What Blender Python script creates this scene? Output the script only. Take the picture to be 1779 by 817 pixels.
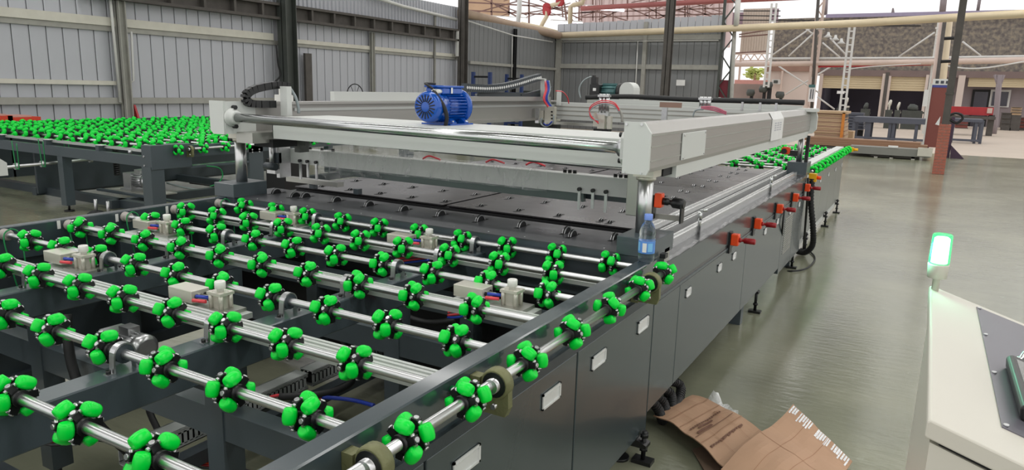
import bpy, bmesh, math, random
from mathutils import Vector, Matrix, noise
random.seed(7)
for o in list(bpy.data.objects): bpy.data.objects.remove(o)
SC = bpy.context.scene
COL = SC.collection
PI = math.pi

# ------------------------------------------------------------------ camera
CU, CV, FPX, EYE = 889.5, 408.5, 1246.32, 1.65
# rows: world X, Y, Z axes seen from the camera (right, down, forward)
AX = Vector((0.86616417, 0.12373774, -0.48419894))
AY = Vector((0.49902303, -0.16155913, 0.85139572))
AZ = Vector((0.02712302, -0.97907488, -0.20168471))
cam_data = bpy.data.cameras.new('camera')
cam = bpy.data.objects.new('camera', cam_data); COL.objects.link(cam)
m = Matrix(((AX[0], -AX[1], -AX[2], 0), (AY[0], -AY[1], -AY[2], 0), (AZ[0], -AZ[1], -AZ[2], EYE), (0, 0, 0, 1)))
cam.matrix_world = m
cam_data.sensor_width = 36; cam_data.lens = FPX / 1779 * 36
cam_data.clip_start = 0.05; cam_data.clip_end = 400
SC.camera = cam

# ------------------------------------------------------------------ world and view
w = bpy.data.worlds.new('sky'); SC.world = w; w.use_nodes = True
bg = w.node_tree.nodes['Background']
bg.inputs['Color'].default_value = (1.0, 0.985, 0.985, 1)
bg.inputs['Strength'].default_value = 1.2
SC.view_settings.view_transform = 'Standard'; SC.view_settings.look = 'None'
SC.view_settings.gamma = 1; SC.view_settings.exposure = 0.0; SC.view_settings.use_curve_mapping = False

# skylight strips in the roof: long area lights right under the roof sheets
ROOF_Z = 6.9
STRIP_Y = (-5, 1, 7, 13, 19, 25)
def skylight(x, y, sx, sy, energy):
    l = bpy.data.lights.new('skylight', 'AREA'); l.shape = 'RECTANGLE'; l.size = sx; l.size_y = sy
    l.energy = energy; l.color = (1.0, 0.985, 0.95)
    lo = bpy.data.objects.new('skylight', l); COL.objects.link(lo); lo.location = (x, y, ROOF_Z)
skylight(-3.4, 10, 0.8, 36, 430)
for sy in STRIP_Y:
    skylight(-9.4, sy, 10.0, 0.8, 115); skylight(4.4, sy, 10.0, 0.9, 185)

def P(u, v, y):                       # point of the photograph's pixel at depth plane y
    d = Vector((u - CU, v - CV, FPX)); r = Vector((AX @ d, AY @ d, AZ @ d)); t = y / r.y
    return Vector((r.x * t, y, r.z * t + EYE))
def PX(u, v, x):
    d = Vector((u - CU, v - CV, FPX)); r = Vector((AX @ d, AY @ d, AZ @ d)); t = x / r.x
    return Vector((x, r.y * t, r.z * t + EYE))
def PZ(u, v, z=0.0):
    d = Vector((u - CU, v - CV, FPX)); r = Vector((AX @ d, AY @ d, AZ @ d)); t = (z - EYE) / r.z
    return Vector((r.x * t, r.y * t, z))

# ------------------------------------------------------------------ materials
def lin(c): return tuple(((x / 255) / 12.92 if x <= 10 else (((x / 255) + 0.055) / 1.055) ** 2.4) for x in c)
MATS = {}
def mat(name, rgb, rough=0.5, metal=0.0, var=0.12, scale=6.0, bump=0.0, bscale=60.0, emit=0.0, emit_rgb=None, trans=0.0, ior=1.45, stretch=None, coat=0.0, rvar=0.0):
    if name in MATS: return MATS[name]
    mt = bpy.data.materials.new(name); mt.use_nodes = True; nt = mt.node_tree
    b = nt.nodes['Principled BSDF']; c = lin(rgb)
    tc = nt.nodes.new('ShaderNodeTexCoord'); mp = nt.nodes.new('ShaderNodeMapping')
    nt.links.new(tc.outputs['Object'], mp.inputs['Vector'])
    if stretch: mp.inputs['Scale'].default_value = stretch
    nz = nt.nodes.new('ShaderNodeTexNoise'); nz.inputs['Scale'].default_value = scale; nz.inputs['Detail'].default_value = 4
    nt.links.new(mp.outputs['Vector'], nz.inputs['Vector'])
    rp = nt.nodes.new('ShaderNodeMix'); rp.data_type = 'RGBA'
    rp.inputs['A'].default_value = (*[max(0, x * (1 - var)) for x in c], 1)
    rp.inputs['B'].default_value = (*[min(1, x * (1 + var)) for x in c], 1)
    nt.links.new(nz.outputs['Fac'], rp.inputs['Factor'])
    nt.links.new(rp.outputs['Result'], b.inputs['Base Color'])
    b.inputs['Roughness'].default_value = rough; b.inputs['Metallic'].default_value = metal
    if rvar:
        mr = nt.nodes.new('ShaderNodeMapRange'); mr.inputs['To Min'].default_value = max(0.02, rough - rvar); mr.inputs['To Max'].default_value = min(1, rough + rvar)
        mr.inputs['From Min'].default_value = 0.3; mr.inputs['From Max'].default_value = 0.7
        nt.links.new(nz.outputs['Fac'], mr.inputs['Value']); nt.links.new(mr.outputs['Result'], b.inputs['Roughness'])
    if coat: b.inputs['Coat Weight'].default_value = coat; b.inputs['Coat Roughness'].default_value = 0.08
    if trans: b.inputs['Transmission Weight'].default_value = trans; b.inputs['IOR'].default_value = ior
    if bump:
        n2 = nt.nodes.new('ShaderNodeTexNoise'); n2.inputs['Scale'].default_value = bscale; n2.inputs['Detail'].default_value = 3
        nt.links.new(mp.outputs['Vector'], n2.inputs['Vector'])
        bp = nt.nodes.new('ShaderNodeBump'); bp.inputs['Strength'].default_value = bump; bp.inputs['Distance'].default_value = 0.01
        nt.links.new(n2.outputs['Fac'], bp.inputs['Height']); nt.links.new(bp.outputs['Normal'], b.inputs['Normal'])
    if emit:
        b.inputs['Emission Color'].default_value = (*lin(emit_rgb or rgb), 1); b.inputs['Emission Strength'].default_value = emit
    MATS[name] = mt; return mt
M_frame = mat('grey_paint', (70, 80, 85), 0.38, 0.0, 0.10, 3, 0.03, 200, coat=0.25)
M_gloss = mat('gloss_grey_paint', (58, 69, 74), 0.22, 0.0, 0.08, 3, coat=0.6)
M_satin = mat('satin_alloy', (196, 200, 196), 0.38, 0.35, 0.04, 3)
M_frame_d = mat('dark_grey_paint', (52, 60, 65), 0.42, 0.0, 0.12, 3, 0.03, 200)
M_panel = mat('cabinet_paint', (72, 82, 84), 0.27, 0.3, 0.10, 1.2, 0.015, 120, coat=0.2)
M_white = mat('light_grey_paint', (203, 206, 202), 0.4, 0.0, 0.04, 2, 0.015, 150)
M_alu = mat('anodised_aluminium', (170, 168, 164), 0.36, 0.55, 0.05, 3, 0.02, 90, stretch=(1, 0.1, 6))
M_alu2 = mat('aluminium_profile', (176, 176, 170), 0.34, 0.75, 0.06, 4)
M_steel = mat('polished_steel', (206, 207, 207), 0.31, 1.0, 0.02, 3)
M_chrome = mat('chrome', (200, 203, 202), 0.19, 1.0, 0.03, 5)
M_zinc = mat('zinc_plated_steel', (196, 197, 198), 0.3, 0.9, 0.14, 40)
M_green = mat('green_polyurethane', (0, 222, 64), 0.3, 0.0, 0.04, 12); M_green.node_tree.nodes['Principled BSDF'].inputs['Specular IOR Level'].default_value = 0.32
M_black = mat('black_plastic', (20, 21, 22), 0.38, 0.0, 0.15, 20)
M_rubber = mat('black_rubber', (26, 27, 28), 0.6, 0.0, 0.2, 30)
M_dark = mat('dark_recess', (16, 17, 19), 0.6, 0.0, 0.2, 8)
M_bed = mat('dark_bed_steel', (58, 56, 58), 0.30, 0.35, 0.12, 1.6, 0.02, 25, rvar=0.07)
M_trans = mat('transition_steel', (84, 86, 90), 0.34, 0.35, 0.08, 3, 0.04, 14, rvar=0.08)
M_orange = mat('orange_plastic', (238, 78, 28), 0.35)
M_red = mat('red_plastic', (150, 24, 32), 0.32, 0.1)
M_yellow = mat('yellow_plastic', (240, 180, 20), 0.4)
M_blue = mat('blue_enamel', (0, 78, 172), 0.25, 0.1, 0.10, 8, coat=0.5)
M_teal = mat('teal_enamel', (70, 110, 110), 0.35, 0.1)
M_olive = mat('olive_cast_iron', (116, 117, 82), 0.5, 0.3, 0.25, 25, 0.2, 80)
M_pneu = mat('anodised_cylinder', (205, 202, 190), 0.34, 0.45, 0.06, 12)
M_nylon = mat('white_nylon', (226, 226, 220), 0.4)
M_duct = mat('pale_grey_duct', (176, 180, 178), 0.5)
M_redhose = mat('red_air_hose', (226, 70, 80), 0.3)
M_bluehose = mat('blue_air_hose', (30, 60, 170), 0.3)
M_clearhose = mat('grey_air_hose', (150, 160, 162), 0.25)
M_greenbelt = mat('green_round_belt', (20, 130, 70), 0.4)
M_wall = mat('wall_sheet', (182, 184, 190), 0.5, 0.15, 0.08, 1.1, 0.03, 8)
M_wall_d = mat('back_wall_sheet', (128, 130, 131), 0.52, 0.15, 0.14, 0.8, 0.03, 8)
M_girt = mat('cream_girt', (205, 202, 190), 0.55)
M_girtd = mat('weathered_girt', (158, 157, 150), 0.6, 0.1, 0.2)
M_rust = mat('rusty_dark_steel', (84, 80, 76), 0.65, 0.2, 0.35, 5, 0.2, 30)
M_column = mat('column_green_grey', (72, 76, 72), 0.5, 0.2, 0.25, 4, 0.1, 30)
M_pipe = mat('cream_pipe', (214, 198, 168), 0.5, 0.0, 0.15, 2)
M_pipe2 = mat('pinkish_pipe', (206, 186, 174), 0.5, 0.0, 0.15, 2)
M_pipeg = mat('pale_grey_pipe', (208, 208, 204), 0.45, 0.0, 0.15, 2)
M_redpipe = mat('red_pipe', (176, 44, 50), 0.45, 0.0, 0.2, 4)
M_brick = mat('brick', (168, 100, 84), 0.8, 0.0, 0.3, 30, 0.3, 90)
M_mortar = mat('mortar', (176, 158, 146), 0.9, 0.0, 0.15, 20)
M_wood = mat('plywood', (196, 168, 136), 0.7, 0.0, 0.2, 3, stretch=(0.5, 1, 14))
M_timber = mat('timber', (146, 114, 90), 0.75, 0.0, 0.25, 3, stretch=(0.5, 1, 14))
M_card = mat('cardboard', (182, 146, 118), 0.75, 0.0, 0.10, 5, 0.12, 14)
M_cardp = mat('cardboard_print', (116, 82, 66), 0.8)
M_shutter = mat('beige_shutter', (200, 184, 150), 0.6, 0.0, 0.08, 1)
M_interior = mat('dark_workshop', (44, 40, 52), 0.8, 0.0, 0.5, 0.7)
M_rose = mat('rose_plaster', (205, 190, 180), 0.85, 0.0, 0.12, 0.6)
M_greywall = mat('grey_plaster', (140, 130, 132), 0.85, 0.0, 0.15, 0.6)
M_maroon = mat('maroon_board', (132, 72, 64), 0.6, 0.0, 0.12, 1)
M_bench = mat('steel_bench_blue_grey', (84, 88, 100), 0.5, 0.2, 0.15, 2)
M_rackblue = mat('blue_rack', (44, 62, 110), 0.5)
M_orangebox = mat('orange_crate', (206, 62, 34), 0.5)
M_label = mat('white_label', (226, 226, 224), 0.5)
M_ink = mat('label_ink', (70, 74, 84), 0.6)
M_lens_bezel = mat('grey_bezel', (112, 110, 118), 0.35, 0.3, 0.06, 3)
M_corr = mat('beige_corrugated', (196, 184, 170), 0.6, 0.0, 0.12, 1)

def mat_floor():
    mt = bpy.data.materials.new('painted_floor'); mt.use_nodes = True; nt = mt.node_tree; N = nt.nodes; L = nt.links
    b = N['Principled BSDF']; tc = N.new('ShaderNodeTexCoord')
    n1 = N.new('ShaderNodeTexNoise'); n1.inputs['Scale'].default_value = 0.55; n1.inputs['Detail'].default_value = 7; n1.inputs['Roughness'].default_value = 0.62
    L.new(tc.outputs['Object'], n1.inputs['Vector'])
    cr = N.new('ShaderNodeValToRGB'); e = cr.color_ramp.elements
    e[0].position = 0.30; e[0].color = (*lin((112, 115, 98)), 1); e[1].position = 0.70; e[1].color = (*lin((148, 149, 127)), 1)
    L.new(n1.outputs['Fac'], cr.inputs['Fac'])
    n3 = N.new('ShaderNodeTexNoise'); n3.inputs['Scale'].default_value = 9; n3.inputs['Detail'].default_value = 8; n3.inputs['Roughness'].default_value = 0.7
    L.new(tc.outputs['Object'], n3.inputs['Vector'])
    c2 = N.new('ShaderNodeValToRGB'); e = c2.color_ramp.elements
    e[0].position = 0.62; e[0].color = (0, 0, 0, 1); e[1].position = 0.72; e[1].color = (0.35, 0.35, 0.35, 1)
    L.new(n3.outputs['Fac'], c2.inputs['Fac'])
    mx = N.new('ShaderNodeMix'); mx.data_type = 'RGBA'; mx.inputs['B'].default_value = (*lin((168, 176, 160)), 1)
    L.new(c2.outputs['Color'], mx.inputs['Factor']); L.new(cr.outputs['Color'], mx.inputs['A']); L.new(mx.outputs['Result'], b.inputs['Base Color'])
    mp = N.new('ShaderNodeMapping'); mp.inputs['Scale'].default_value = (3.5, 12, 4); mp.inputs['Rotation'].default_value = (0, 0, math.radians(-28)); L.new(tc.outputs['Object'], mp.inputs['Vector'])
    n2 = N.new('ShaderNodeTexNoise'); n2.inputs['Scale'].default_value = 2.2; n2.inputs['Detail'].default_value = 4; L.new(mp.outputs['Vector'], n2.inputs['Vector'])
    bp = N.new('ShaderNodeBump'); bp.inputs['Strength'].default_value = 0.10; bp.inputs['Distance'].default_value = 0.02; L.new(n2.outputs['Fac'], bp.inputs['Height']); L.new(bp.outputs['Normal'], b.inputs['Normal'])
    mr = N.new('ShaderNodeMapRange'); mr.inputs['To Min'].default_value = 0.13; mr.inputs['To Max'].default_value = 0.24; L.new(n1.outputs['Fac'], mr.inputs['Value']); L.new(mr.outputs['Result'], b.inputs['Roughness'])
    return mt
M_floor = mat_floor()
M_floor2 = mat('bare_concrete_floor', (196, 182, 166), 0.55, 0.0, 0.14, 0.35, 0.05, 3)

def mat_film(name='clear_film', amount=0.34):
    mt = bpy.data.materials.new(name); mt.use_nodes = True; nt = mt.node_tree; N = nt.nodes; L = nt.links
    b = N['Principled BSDF']; b.inputs['Base Color'].default_value = (0.9, 0.91, 0.91, 1); b.inputs['Roughness'].default_value = 0.06
    tc = N.new('ShaderNodeTexCoord'); mp = N.new('ShaderNodeMapping'); mp.inputs['Scale'].default_value = (9, 9, 3); mp.inputs['Rotation'].default_value = (0.3, 0.7, 0.5)
    L.new(tc.outputs['Object'], mp.inputs['Vector'])
    n = N.new('ShaderNodeTexNoise'); n.inputs['Scale'].default_value = 1.6; n.inputs['Detail'].default_value = 5; n.inputs['Distortion'].default_value = 1.2; L.new(mp.outputs['Vector'], n.inputs['Vector'])
    bp = N.new('ShaderNodeBump'); bp.inputs['Strength'].default_value = 1.0; bp.inputs['Distance'].default_value = 0.05; L.new(n.outputs['Fac'], bp.inputs['Height']); L.new(bp.outputs['Normal'], b.inputs['Normal'])
    mr = N.new('ShaderNodeMapRange'); mr.inputs['From Min'].default_value = 0.35; mr.inputs['From Max'].default_value = 0.7; mr.inputs['To Min'].default_value = amount * 0.5; mr.inputs['To Max'].default_value = min(1, amount * 1.7)
    L.new(n.outputs['Fac'], mr.inputs['Value']); L.new(mr.outputs['Result'], b.inputs['Alpha'])
    return mt
M_film = mat_film('clear_film', 0.2)
M_deckfilm = mat_film('deck_film', 0.05)
M_rail = mat('bright_rail', (214, 215, 214), .26, .65, .03, 3)
M_deck = mat('dark_deck', (58, 58, 62), .22, .3, .1, 2)
M_handle = mat('satin_handle', (222, 223, 222), 0.4, 0.2, 0.05, 20)

def mat_net():
    mt = bpy.data.materials.new('camouflage_net'); mt.use_nodes = True; nt = mt.node_tree; N = nt.nodes; L = nt.links
    b = N['Principled BSDF']; b.inputs['Roughness'].default_value = 0.9
    tc = N.new('ShaderNodeTexCoord'); v = N.new('ShaderNodeTexNoise'); v.inputs['Scale'].default_value = 4.5; v.inputs['Detail'].default_value = 5
    L.new(tc.outputs['Object'], v.inputs['Vector']); cr = N.new('ShaderNodeValToRGB'); cr.color_ramp.interpolation = 'LINEAR'
    e = cr.color_ramp.elements; e[0].position = 0.38; e[0].color = (*lin((100, 94, 92)), 1); e[1].position = 0.62; e[1].color = (*lin((142, 133, 118)), 1)
    x = cr.color_ramp.elements.new(0.5); x.color = (*lin((120, 114, 106)), 1)
    L.new(v.outputs['Fac'], cr.inputs['Fac']); L.new(cr.outputs['Color'], b.inputs['Base Color'])
    return mt
M_net = mat_net()
def emis(name, rgb, s): return mat(name, rgb, 0.3, emit=s, emit_rgb=rgb)
M_tube = emis('lit_tube', (255, 240, 250), 6)
M_bcore = emis('beacon_core', (214, 255, 238), 4.0)
M_bshell = mat('beacon_shell', (20, 190, 120), 0.15, emit=0.55, emit_rgb=(0, 220, 130))

# ------------------------------------------------------------------ mesh builder
WM = {}
def put(o, parent):                   # children are given in world coordinates
    wm = Matrix.Translation(o.location) @ o.rotation_euler.to_matrix().to_4x4()
    WM[o] = wm
    if parent is not None:
        o.parent = parent; o.matrix_parent_inverse = WM[parent].inverted()
class MB:
    def __init__(s): s.v = []; s.f = []; s.m = []; s.s = []
    def quad(s, pts, mi=0, sm=False):
        n = len(s.v); s.v += [tuple(p) for p in pts]; s.f.append(tuple(range(n, n + len(pts)))); s.m.append(mi); s.s.append(sm)
    def box(s, x0, x1, y0, y1, z0, z1, mi=0, mtx=None, ch=0.0):
        if ch:
            return s.prism([(x0 + ch, z0), (x1 - ch, z0), (x1, z0 + ch), (x1, z1 - ch), (x1 - ch, z1), (x0 + ch, z1), (x0, z1 - ch), (x0, z0 + ch)], y0, y1, 'y', mi, mtx)
        n = len(s.v); P8 = [Vector((x, y, z)) for z in (z0, z1) for y in (y0, y1) for x in (x0, x1)]
        if mtx is not None: P8 = [mtx @ p for p in P8]
        s.v += [tuple(p) for p in P8]
        for q in ((0, 2, 3, 1), (4, 5, 7, 6), (0, 1, 5, 4), (2, 6, 7, 3), (0, 4, 6, 2), (1, 3, 7, 5)):
            s.f.append(tuple(n + i for i in q)); s.m.append(mi); s.s.append(False)
        return s
    def prism(s, poly, a, b, axis='y', mi=0, mtx=None, sm=False):
        k = len(poly); n = len(s.v)
        def pt(p, t):
            q = Vector((p[0], t, p[1])) if axis == 'y' else (Vector((t, p[0], p[1])) if axis == 'x' else Vector((p[0], p[1], t)))
            return tuple(mtx @ q) if mtx is not None else tuple(q)
        s.v += [pt(p, a) for p in poly] + [pt(p, b) for p in poly]
        s.f.append(tuple(n + i for i in range(k))[::-1]); s.f.append(tuple(n + k + i for i in range(k)))
        s.m += [mi, mi]; s.s += [False, False]
        for i in range(k):
            j = (i + 1) % k; s.f.append((n + i, n + j, n + k + j, n + k + i)); s.m.append(mi); s.s.append(sm)
        return s
    def cyl(s, p0, p1, r, seg=12, r1=None, mi=0, caps=True, sm=True):
        p0 = Vector(p0); p1 = Vector(p1); r1 = r if r1 is None else r1
        d = (p1 - p0).normalized(); a = d.orthogonal().normalized(); b = d.cross(a); n = len(s.v)
        for p, rr in ((p0, r), (p1, r1)):
            for i in range(seg):
                t = 2 * PI * i / seg; s.v.append(tuple(p + a * (rr * math.cos(t)) + b * (rr * math.sin(t))))
        for i in range(seg):
            j = (i + 1) % seg; s.f.append((n + i, n + j, n + seg + j, n + seg + i)); s.m.append(mi); s.s.append(sm)
        if caps:
            s.f.append(tuple(n + i for i in range(seg))[::-1]); s.f.append(tuple(n + seg + i for i in range(seg))); s.m += [mi, mi]; s.s += [False, False]
        return s
    def lathe(s, prof, o=(0, 0, 0), d=(0, 0, 1), seg=16, mi=0, sm=True):
        o = Vector(o); d = Vector(d).normalized(); a = d.orthogonal().normalized(); b = d.cross(a); n = len(s.v)
        for r, h in prof:
            for i in range(seg):
                t = 2 * PI * i / seg; s.v.append(tuple(o + d * h + a * (r * math.cos(t)) + b * (r * math.sin(t))))
        for k in range(len(prof) - 1):
            for i in range(seg):
                j = (i + 1) % seg; s.f.append((n + k * seg + i, n + k * seg + j, n + (k + 1) * seg + j, n + (k + 1) * seg + i)); s.m.append(mi); s.s.append(sm)
        for k, rev in ((0, True), (len(prof) - 1, False)):
            if prof[k][0] > 1e-6:
                f = tuple(n + k * seg + i for i in range(seg)); s.f.append(f[::-1] if rev else f); s.m.append(mi); s.s.append(False)
        return s
    def tube(s, pts, r, seg=8, mi=0, smooth=True):
        pts = [Vector(p) for p in pts]
        if smooth and len(pts) > 2:
            q = []
            for i in range(len(pts) - 1):
                p0 = pts[max(i - 1, 0)]; p1 = pts[i]; p2 = pts[i + 1]; p3 = pts[min(i + 2, len(pts) - 1)]
                for k in range(5):
                    t = k / 5; q.append(0.5 * ((2 * p1) + (p2 - p0) * t + (2 * p0 - 5 * p1 + 4 * p2 - p3) * t * t + (3 * p1 - p0 - 3 * p2 + p3) * t ** 3))
            q.append(pts[-1]); pts = q
        n = len(s.v); a = None
        for i, p in enumerate(pts):
            d = (pts[min(i + 1, len(pts) - 1)] - pts[max(i - 1, 0)])
            if d.length < 1e-9: d = Vector((0, 0, 1))
            d.normalize()
            a = d.orthogonal().normalized() if a is None else (a - d * a.dot(d)).normalized()
            b = d.cross(a)
            for k in range(seg):
                t = 2 * PI * k / seg; s.v.append(tuple(p + a * (r * math.cos(t)) + b * (r * math.sin(t))))
        for i in range(len(pts) - 1):
            for k in range(seg):
                j = (k + 1) % seg; s.f.append((n + i * seg + k, n + i * seg + j, n + (i + 1) * seg + j, n + (i + 1) * seg + k)); s.m.append(mi); s.s.append(True)
        s.f.append(tuple(n + i for i in range(seg))[::-1]); s.f.append(tuple(n + (len(pts) - 1) * seg + i for i in range(seg))); s.m += [mi, mi]; s.s += [False, False]
        return s
    def bar(s, a, b, w=0.05, h=None, mi=0, up=(0, 0, 1)):
        a = Vector(a); b = Vector(b); h = w if h is None else h; d = (b - a).normalized(); u = Vector(up)
        if abs(d.dot(u)) > 0.98: u = Vector((0, 1, 0))
        sd = d.cross(u).normalized(); uu = sd.cross(d)
        n = len(s.v)
        for p in (a, b):
            for i, j in ((-1, -1), (1, -1), (1, 1), (-1, 1)): s.v.append(tuple(p + sd * (i * w / 2) + uu * (j * h / 2)))
        for q in ((3, 2, 1, 0), (4, 5, 6, 7), (0, 1, 5, 4), (1, 2, 6, 5), (2, 3, 7, 6), (3, 0, 4, 7)):
            s.f.append(tuple(n + i for i in q)); s.m.append(mi); s.s.append(False)
        return s
    def mesh(s, name, mats):
        me = bpy.data.meshes.new(name); me.from_pydata(s.v, [], s.f)
        for mm in (mats if isinstance(mats, (list, tuple)) else [mats]): me.materials.append(mm)
        me.polygons.foreach_set('material_index', s.m); me.polygons.foreach_set('use_smooth', s.s)
        bm = bmesh.new(); bm.from_mesh(me); bmesh.ops.recalc_face_normals(bm, faces=bm.faces); bm.to_mesh(me); bm.free()
        me.update(); return me
    def build(s, name, mats, parent=None, loc=None, bevel=0.0, **kw):
        o = bpy.data.objects.new(name, s.mesh(name, mats)); COL.objects.link(o)
        if loc is not None: o.location = loc
        put(o, parent)
        if bevel:
            bv = o.modifiers.new('bevel', 'BEVEL'); bv.width = bevel; bv.segments = 2; bv.limit_method = 'ANGLE'; bv.angle_limit = 0.7
        for k, x in kw.items(): o[k] = x
        return o
def inst(name, me, parent=None, loc=(0, 0, 0), rot=(0, 0, 0), **kw):
    o = bpy.data.objects.new(name, me); COL.objects.link(o); o.location = loc; o.rotation_euler = rot
    rel = kw.pop('rel', False)
    if rel: o.parent = parent
    else: put(o, parent)
    for k, x in kw.items(): o[k] = x
    return o
def thing(name, label, cat, loc=(0, 0, 0), rotz=0, group=None, kind=None):
    o = bpy.data.objects.new(name, None); COL.objects.link(o); o.location = loc; o.rotation_euler = (0, 0, rotz); o.empty_display_size = 0.1
    if label: o['label'] = label
    if cat: o['category'] = cat
    if group: o['group'] = group
    if kind: o['kind'] = kind
    WM[o] = Matrix.Translation(loc) @ Matrix.Rotation(rotz, 4, 'Z')
    return o
def tag(o, label=None, cat=None, group=None, kind=None):
    if label: o['label'] = label
    if cat: o['category'] = cat
    if group: o['group'] = group
    if kind: o['kind'] = kind
    return o

# ================================================================== STRUCTURE
b = MB(); b.box(-15.5, 60, -8, 25.8, -0.1, 0)
tag(b.build('floor', M_floor), 'grey green painted factory floor, scuffed and slightly glossy', None, kind='structure')
b = MB(); b.box(-40, 60, 25.8, 75, -0.1, 0.0)
tag(b.build('floor', M_floor2), 'pale bare concrete floor beyond the painted area', None, kind='structure')

# roof sheets with open strips where the skylights are
ce = thing('ceiling', 'grey sheet roof with skylight strips high above the machines', None, kind='structure')
M_roof = mat('roof_sheet', (150, 152, 154), 0.6, 0.1)
MB().box(-2.95, -0.7, -9, 28.2, 7.0, 7.06).build('roof_panel', M_roof, ce)
ye = [-9] + [v for sy in STRIP_Y for v in (sy - .5, sy + .5)] + [28.2]
for xa, xb in ((-14.6, -3.85), (-.7, 9.6)):
    for i in range(0, len(ye), 2): MB().box(xa, xb, ye[i], ye[i + 1], 7.0, 7.06).build('roof_panel', M_roof, ce)
for k in range(7):
    MB().box(-14.6, 9.5, -8 + k * 6 - 0.1, -8 + k * 6 + 0.1, 7.06, 7.3).build('rafter', M_rust, ce)

# --- left wall of corrugated sheets (plane x = -14)
XW = -14.0
wl = thing('wall_left', 'tall light grey ribbed steel sheet wall along the left side', None, kind='structure')
def sheet_mesh(width, h, mt, ribs=1, depth=0.03, axis='y'):
    b = MB(); pts = []
    step = width / ribs
    if ribs == 1: pts = [(0.012, 0.0), (0.03, 0.008), (width - 0.03, 0.008)]
    for r in range(ribs if ribs > 1 else 0):
        o = r * step
        pts += [(o, 0.0), (o + step * 0.10, depth), (o + step * 0.18, depth), (o + step * 0.28, 0.0)]
    pts.append((width - 0.004, 0.0))
    pl = [(p[0], p[1]) for p in pts] + [(p[0], p[1] - 0.012) for p in reversed(pts)]
    if axis == 'y': pl = [(-q[1] * -1, q[0]) for q in pl]; b.prism(pl, 0, h, 'z')       # face +x, runs along y
    else: pl = [(q[0], -q[1]) for q in pl]; b.prism(pl, 0, h, 'z')                      # face -y, runs along x
    return b.mesh('wall_panel', mt)
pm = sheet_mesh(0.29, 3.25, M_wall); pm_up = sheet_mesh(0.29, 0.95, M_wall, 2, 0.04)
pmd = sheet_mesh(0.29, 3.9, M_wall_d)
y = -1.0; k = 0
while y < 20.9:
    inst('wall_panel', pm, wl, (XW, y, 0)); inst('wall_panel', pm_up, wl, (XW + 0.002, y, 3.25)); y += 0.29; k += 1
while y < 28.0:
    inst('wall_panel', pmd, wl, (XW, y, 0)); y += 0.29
MB().box(XW - 0.06, XW - 0.02, -1, 28.1, 0, 3.85).build('backing_sheet', M_wall_d, wl)
def girt(z0, z1, y0, y1, mt, out=0.09, name='girt'):
    MB().box(XW + 0.03, XW + out, y0, y1, z0, z1).build(name, mt, wl)
girt(2.60, 2.76, -1, 12.6, M_girt); girt(2.58, 2.68, 13.2, 20.6, M_girt, 0.09)
girt(2.50, 2.60, -1, 20.6, M_girtd, 0.06)
girt(1.48, 1.56, -1, 8.6, M_girt)
girt(1.12, 1.24, -1, 12.6, M_girtd, 0.12)
girt(2.40, 2.50, 21.2, 27.9, M_girtd, 0.12)
# dark lattice girder high on the wall
b = MB(); b.box(XW + 0.12, XW + 0.32, 8.0, 20.7, 3.08, 3.14); b.box(XW + 0.12, XW + 0.32, 8.0, 20.7, 3.40, 3.46); b.box(XW + 0.12, XW + 0.16, 8, 20.7, 3.14, 3.40)
for i in range(17): b.box(XW + 0.14, XW + 0.30, 8.2 + i * 0.78, 8.26 + i * 0.78, 3.12, 3.42)
b.build('wall_girder', M_rust, wl)
MB().tube([PX(640, -8, XW + 0.2), PX(700, 11, XW + 0.2), PX(793, 34, XW + 0.2)], 0.05, 8, smooth=False).build('eave_pipe', M_pipeg, wl)
MB().tube([PX(812, 36, XW + 0.2), PX(893, 62, XW + 0.2), PX(960, 73, XW + 0.2)], 0.025, 6, smooth=False).build('conduit', M_pipeg, wl)
# thin white conduits
MB().tube([(XW + 0.16, 8.55, 3.9), (XW + 0.16, 8.60, 1.15)], 0.028, 6, smooth=False).build('conduit', M_pipeg, wl)
MB().tube([PX(228, 55, XW + 0.14), PX(232, 140, XW + 0.14), PX(226, 144, XW + 0.14)], 0.022, 6, smooth=False).build('conduit', M_pipeg, wl)
MB().tube([PX(797, 40, XW + 0.14), PX(798, 145, XW + 0.14)], 0.02, 6, smooth=False).build('conduit', M_pipeg, wl)
MB().tube([PX(890, 60, XW + 0.14), PX(889, 140, XW + 0.14)], 0.02, 6, smooth=False).build('conduit', M_pipeg, wl)

def hcol(name, x, y, h, wx, wy, mt, label, cat='column', t=0.02, kind=None):
    b = MB(); b.box(x - wx / 2, x + wx / 2, y - wy / 2, y - wy / 2 + t, 0, h); b.box(x - wx / 2, x + wx / 2, y + wy / 2 - t, y + wy / 2, 0, h); b.box(x - t / 2, x + t / 2, y - wy / 2, y + wy / 2, 0, h)
    r = thing(name, label, cat, (0, 0, 0)); b.build('steel_profile', mt, r)
    MB().box(x - wx / 2 - .05, x + wx / 2 + .05, y - wy / 2 - .05, y + wy / 2 + .05, 0, 0.03).build('base_plate', mt, r); return r
c1 = PX(500, 80, XW + 0.35); hcol('steel_column', XW + 0.35, c1.y, 6.9, 0.3, 0.34, M_column, 'thick dark green-grey steel column left of the blue motor against the ribbed wall')
c2 = PX(804, 80, XW + 0.35); hcol('steel_column', XW + 0.35, c2.y, 6.9, 0.24, 0.26, M_rust, 'dark rusty steel column rising just right of the blue motor')
hcol('wall_post', XW + 0.16, PX(213, 80, XW + 0.16).y, 3.95, 0.16, 0.15, M_girtd, 'thin grey wall post with white conduit at the far left above the green wheels', 'post')
hcol('wall_post', XW + 0.13, PX(647, 110, XW + 0.13).y, 3.05, 0.1, 0.12, M_girtd, 'thin grey wall post between the two dark columns', 'post')
hcol('wall_post', XW + 0.13, PX(894, 100, XW + 0.13).y, 3.8, 0.1, 0.14, M_dark, 'narrow black wall post near the room corner', 'post')
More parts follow.
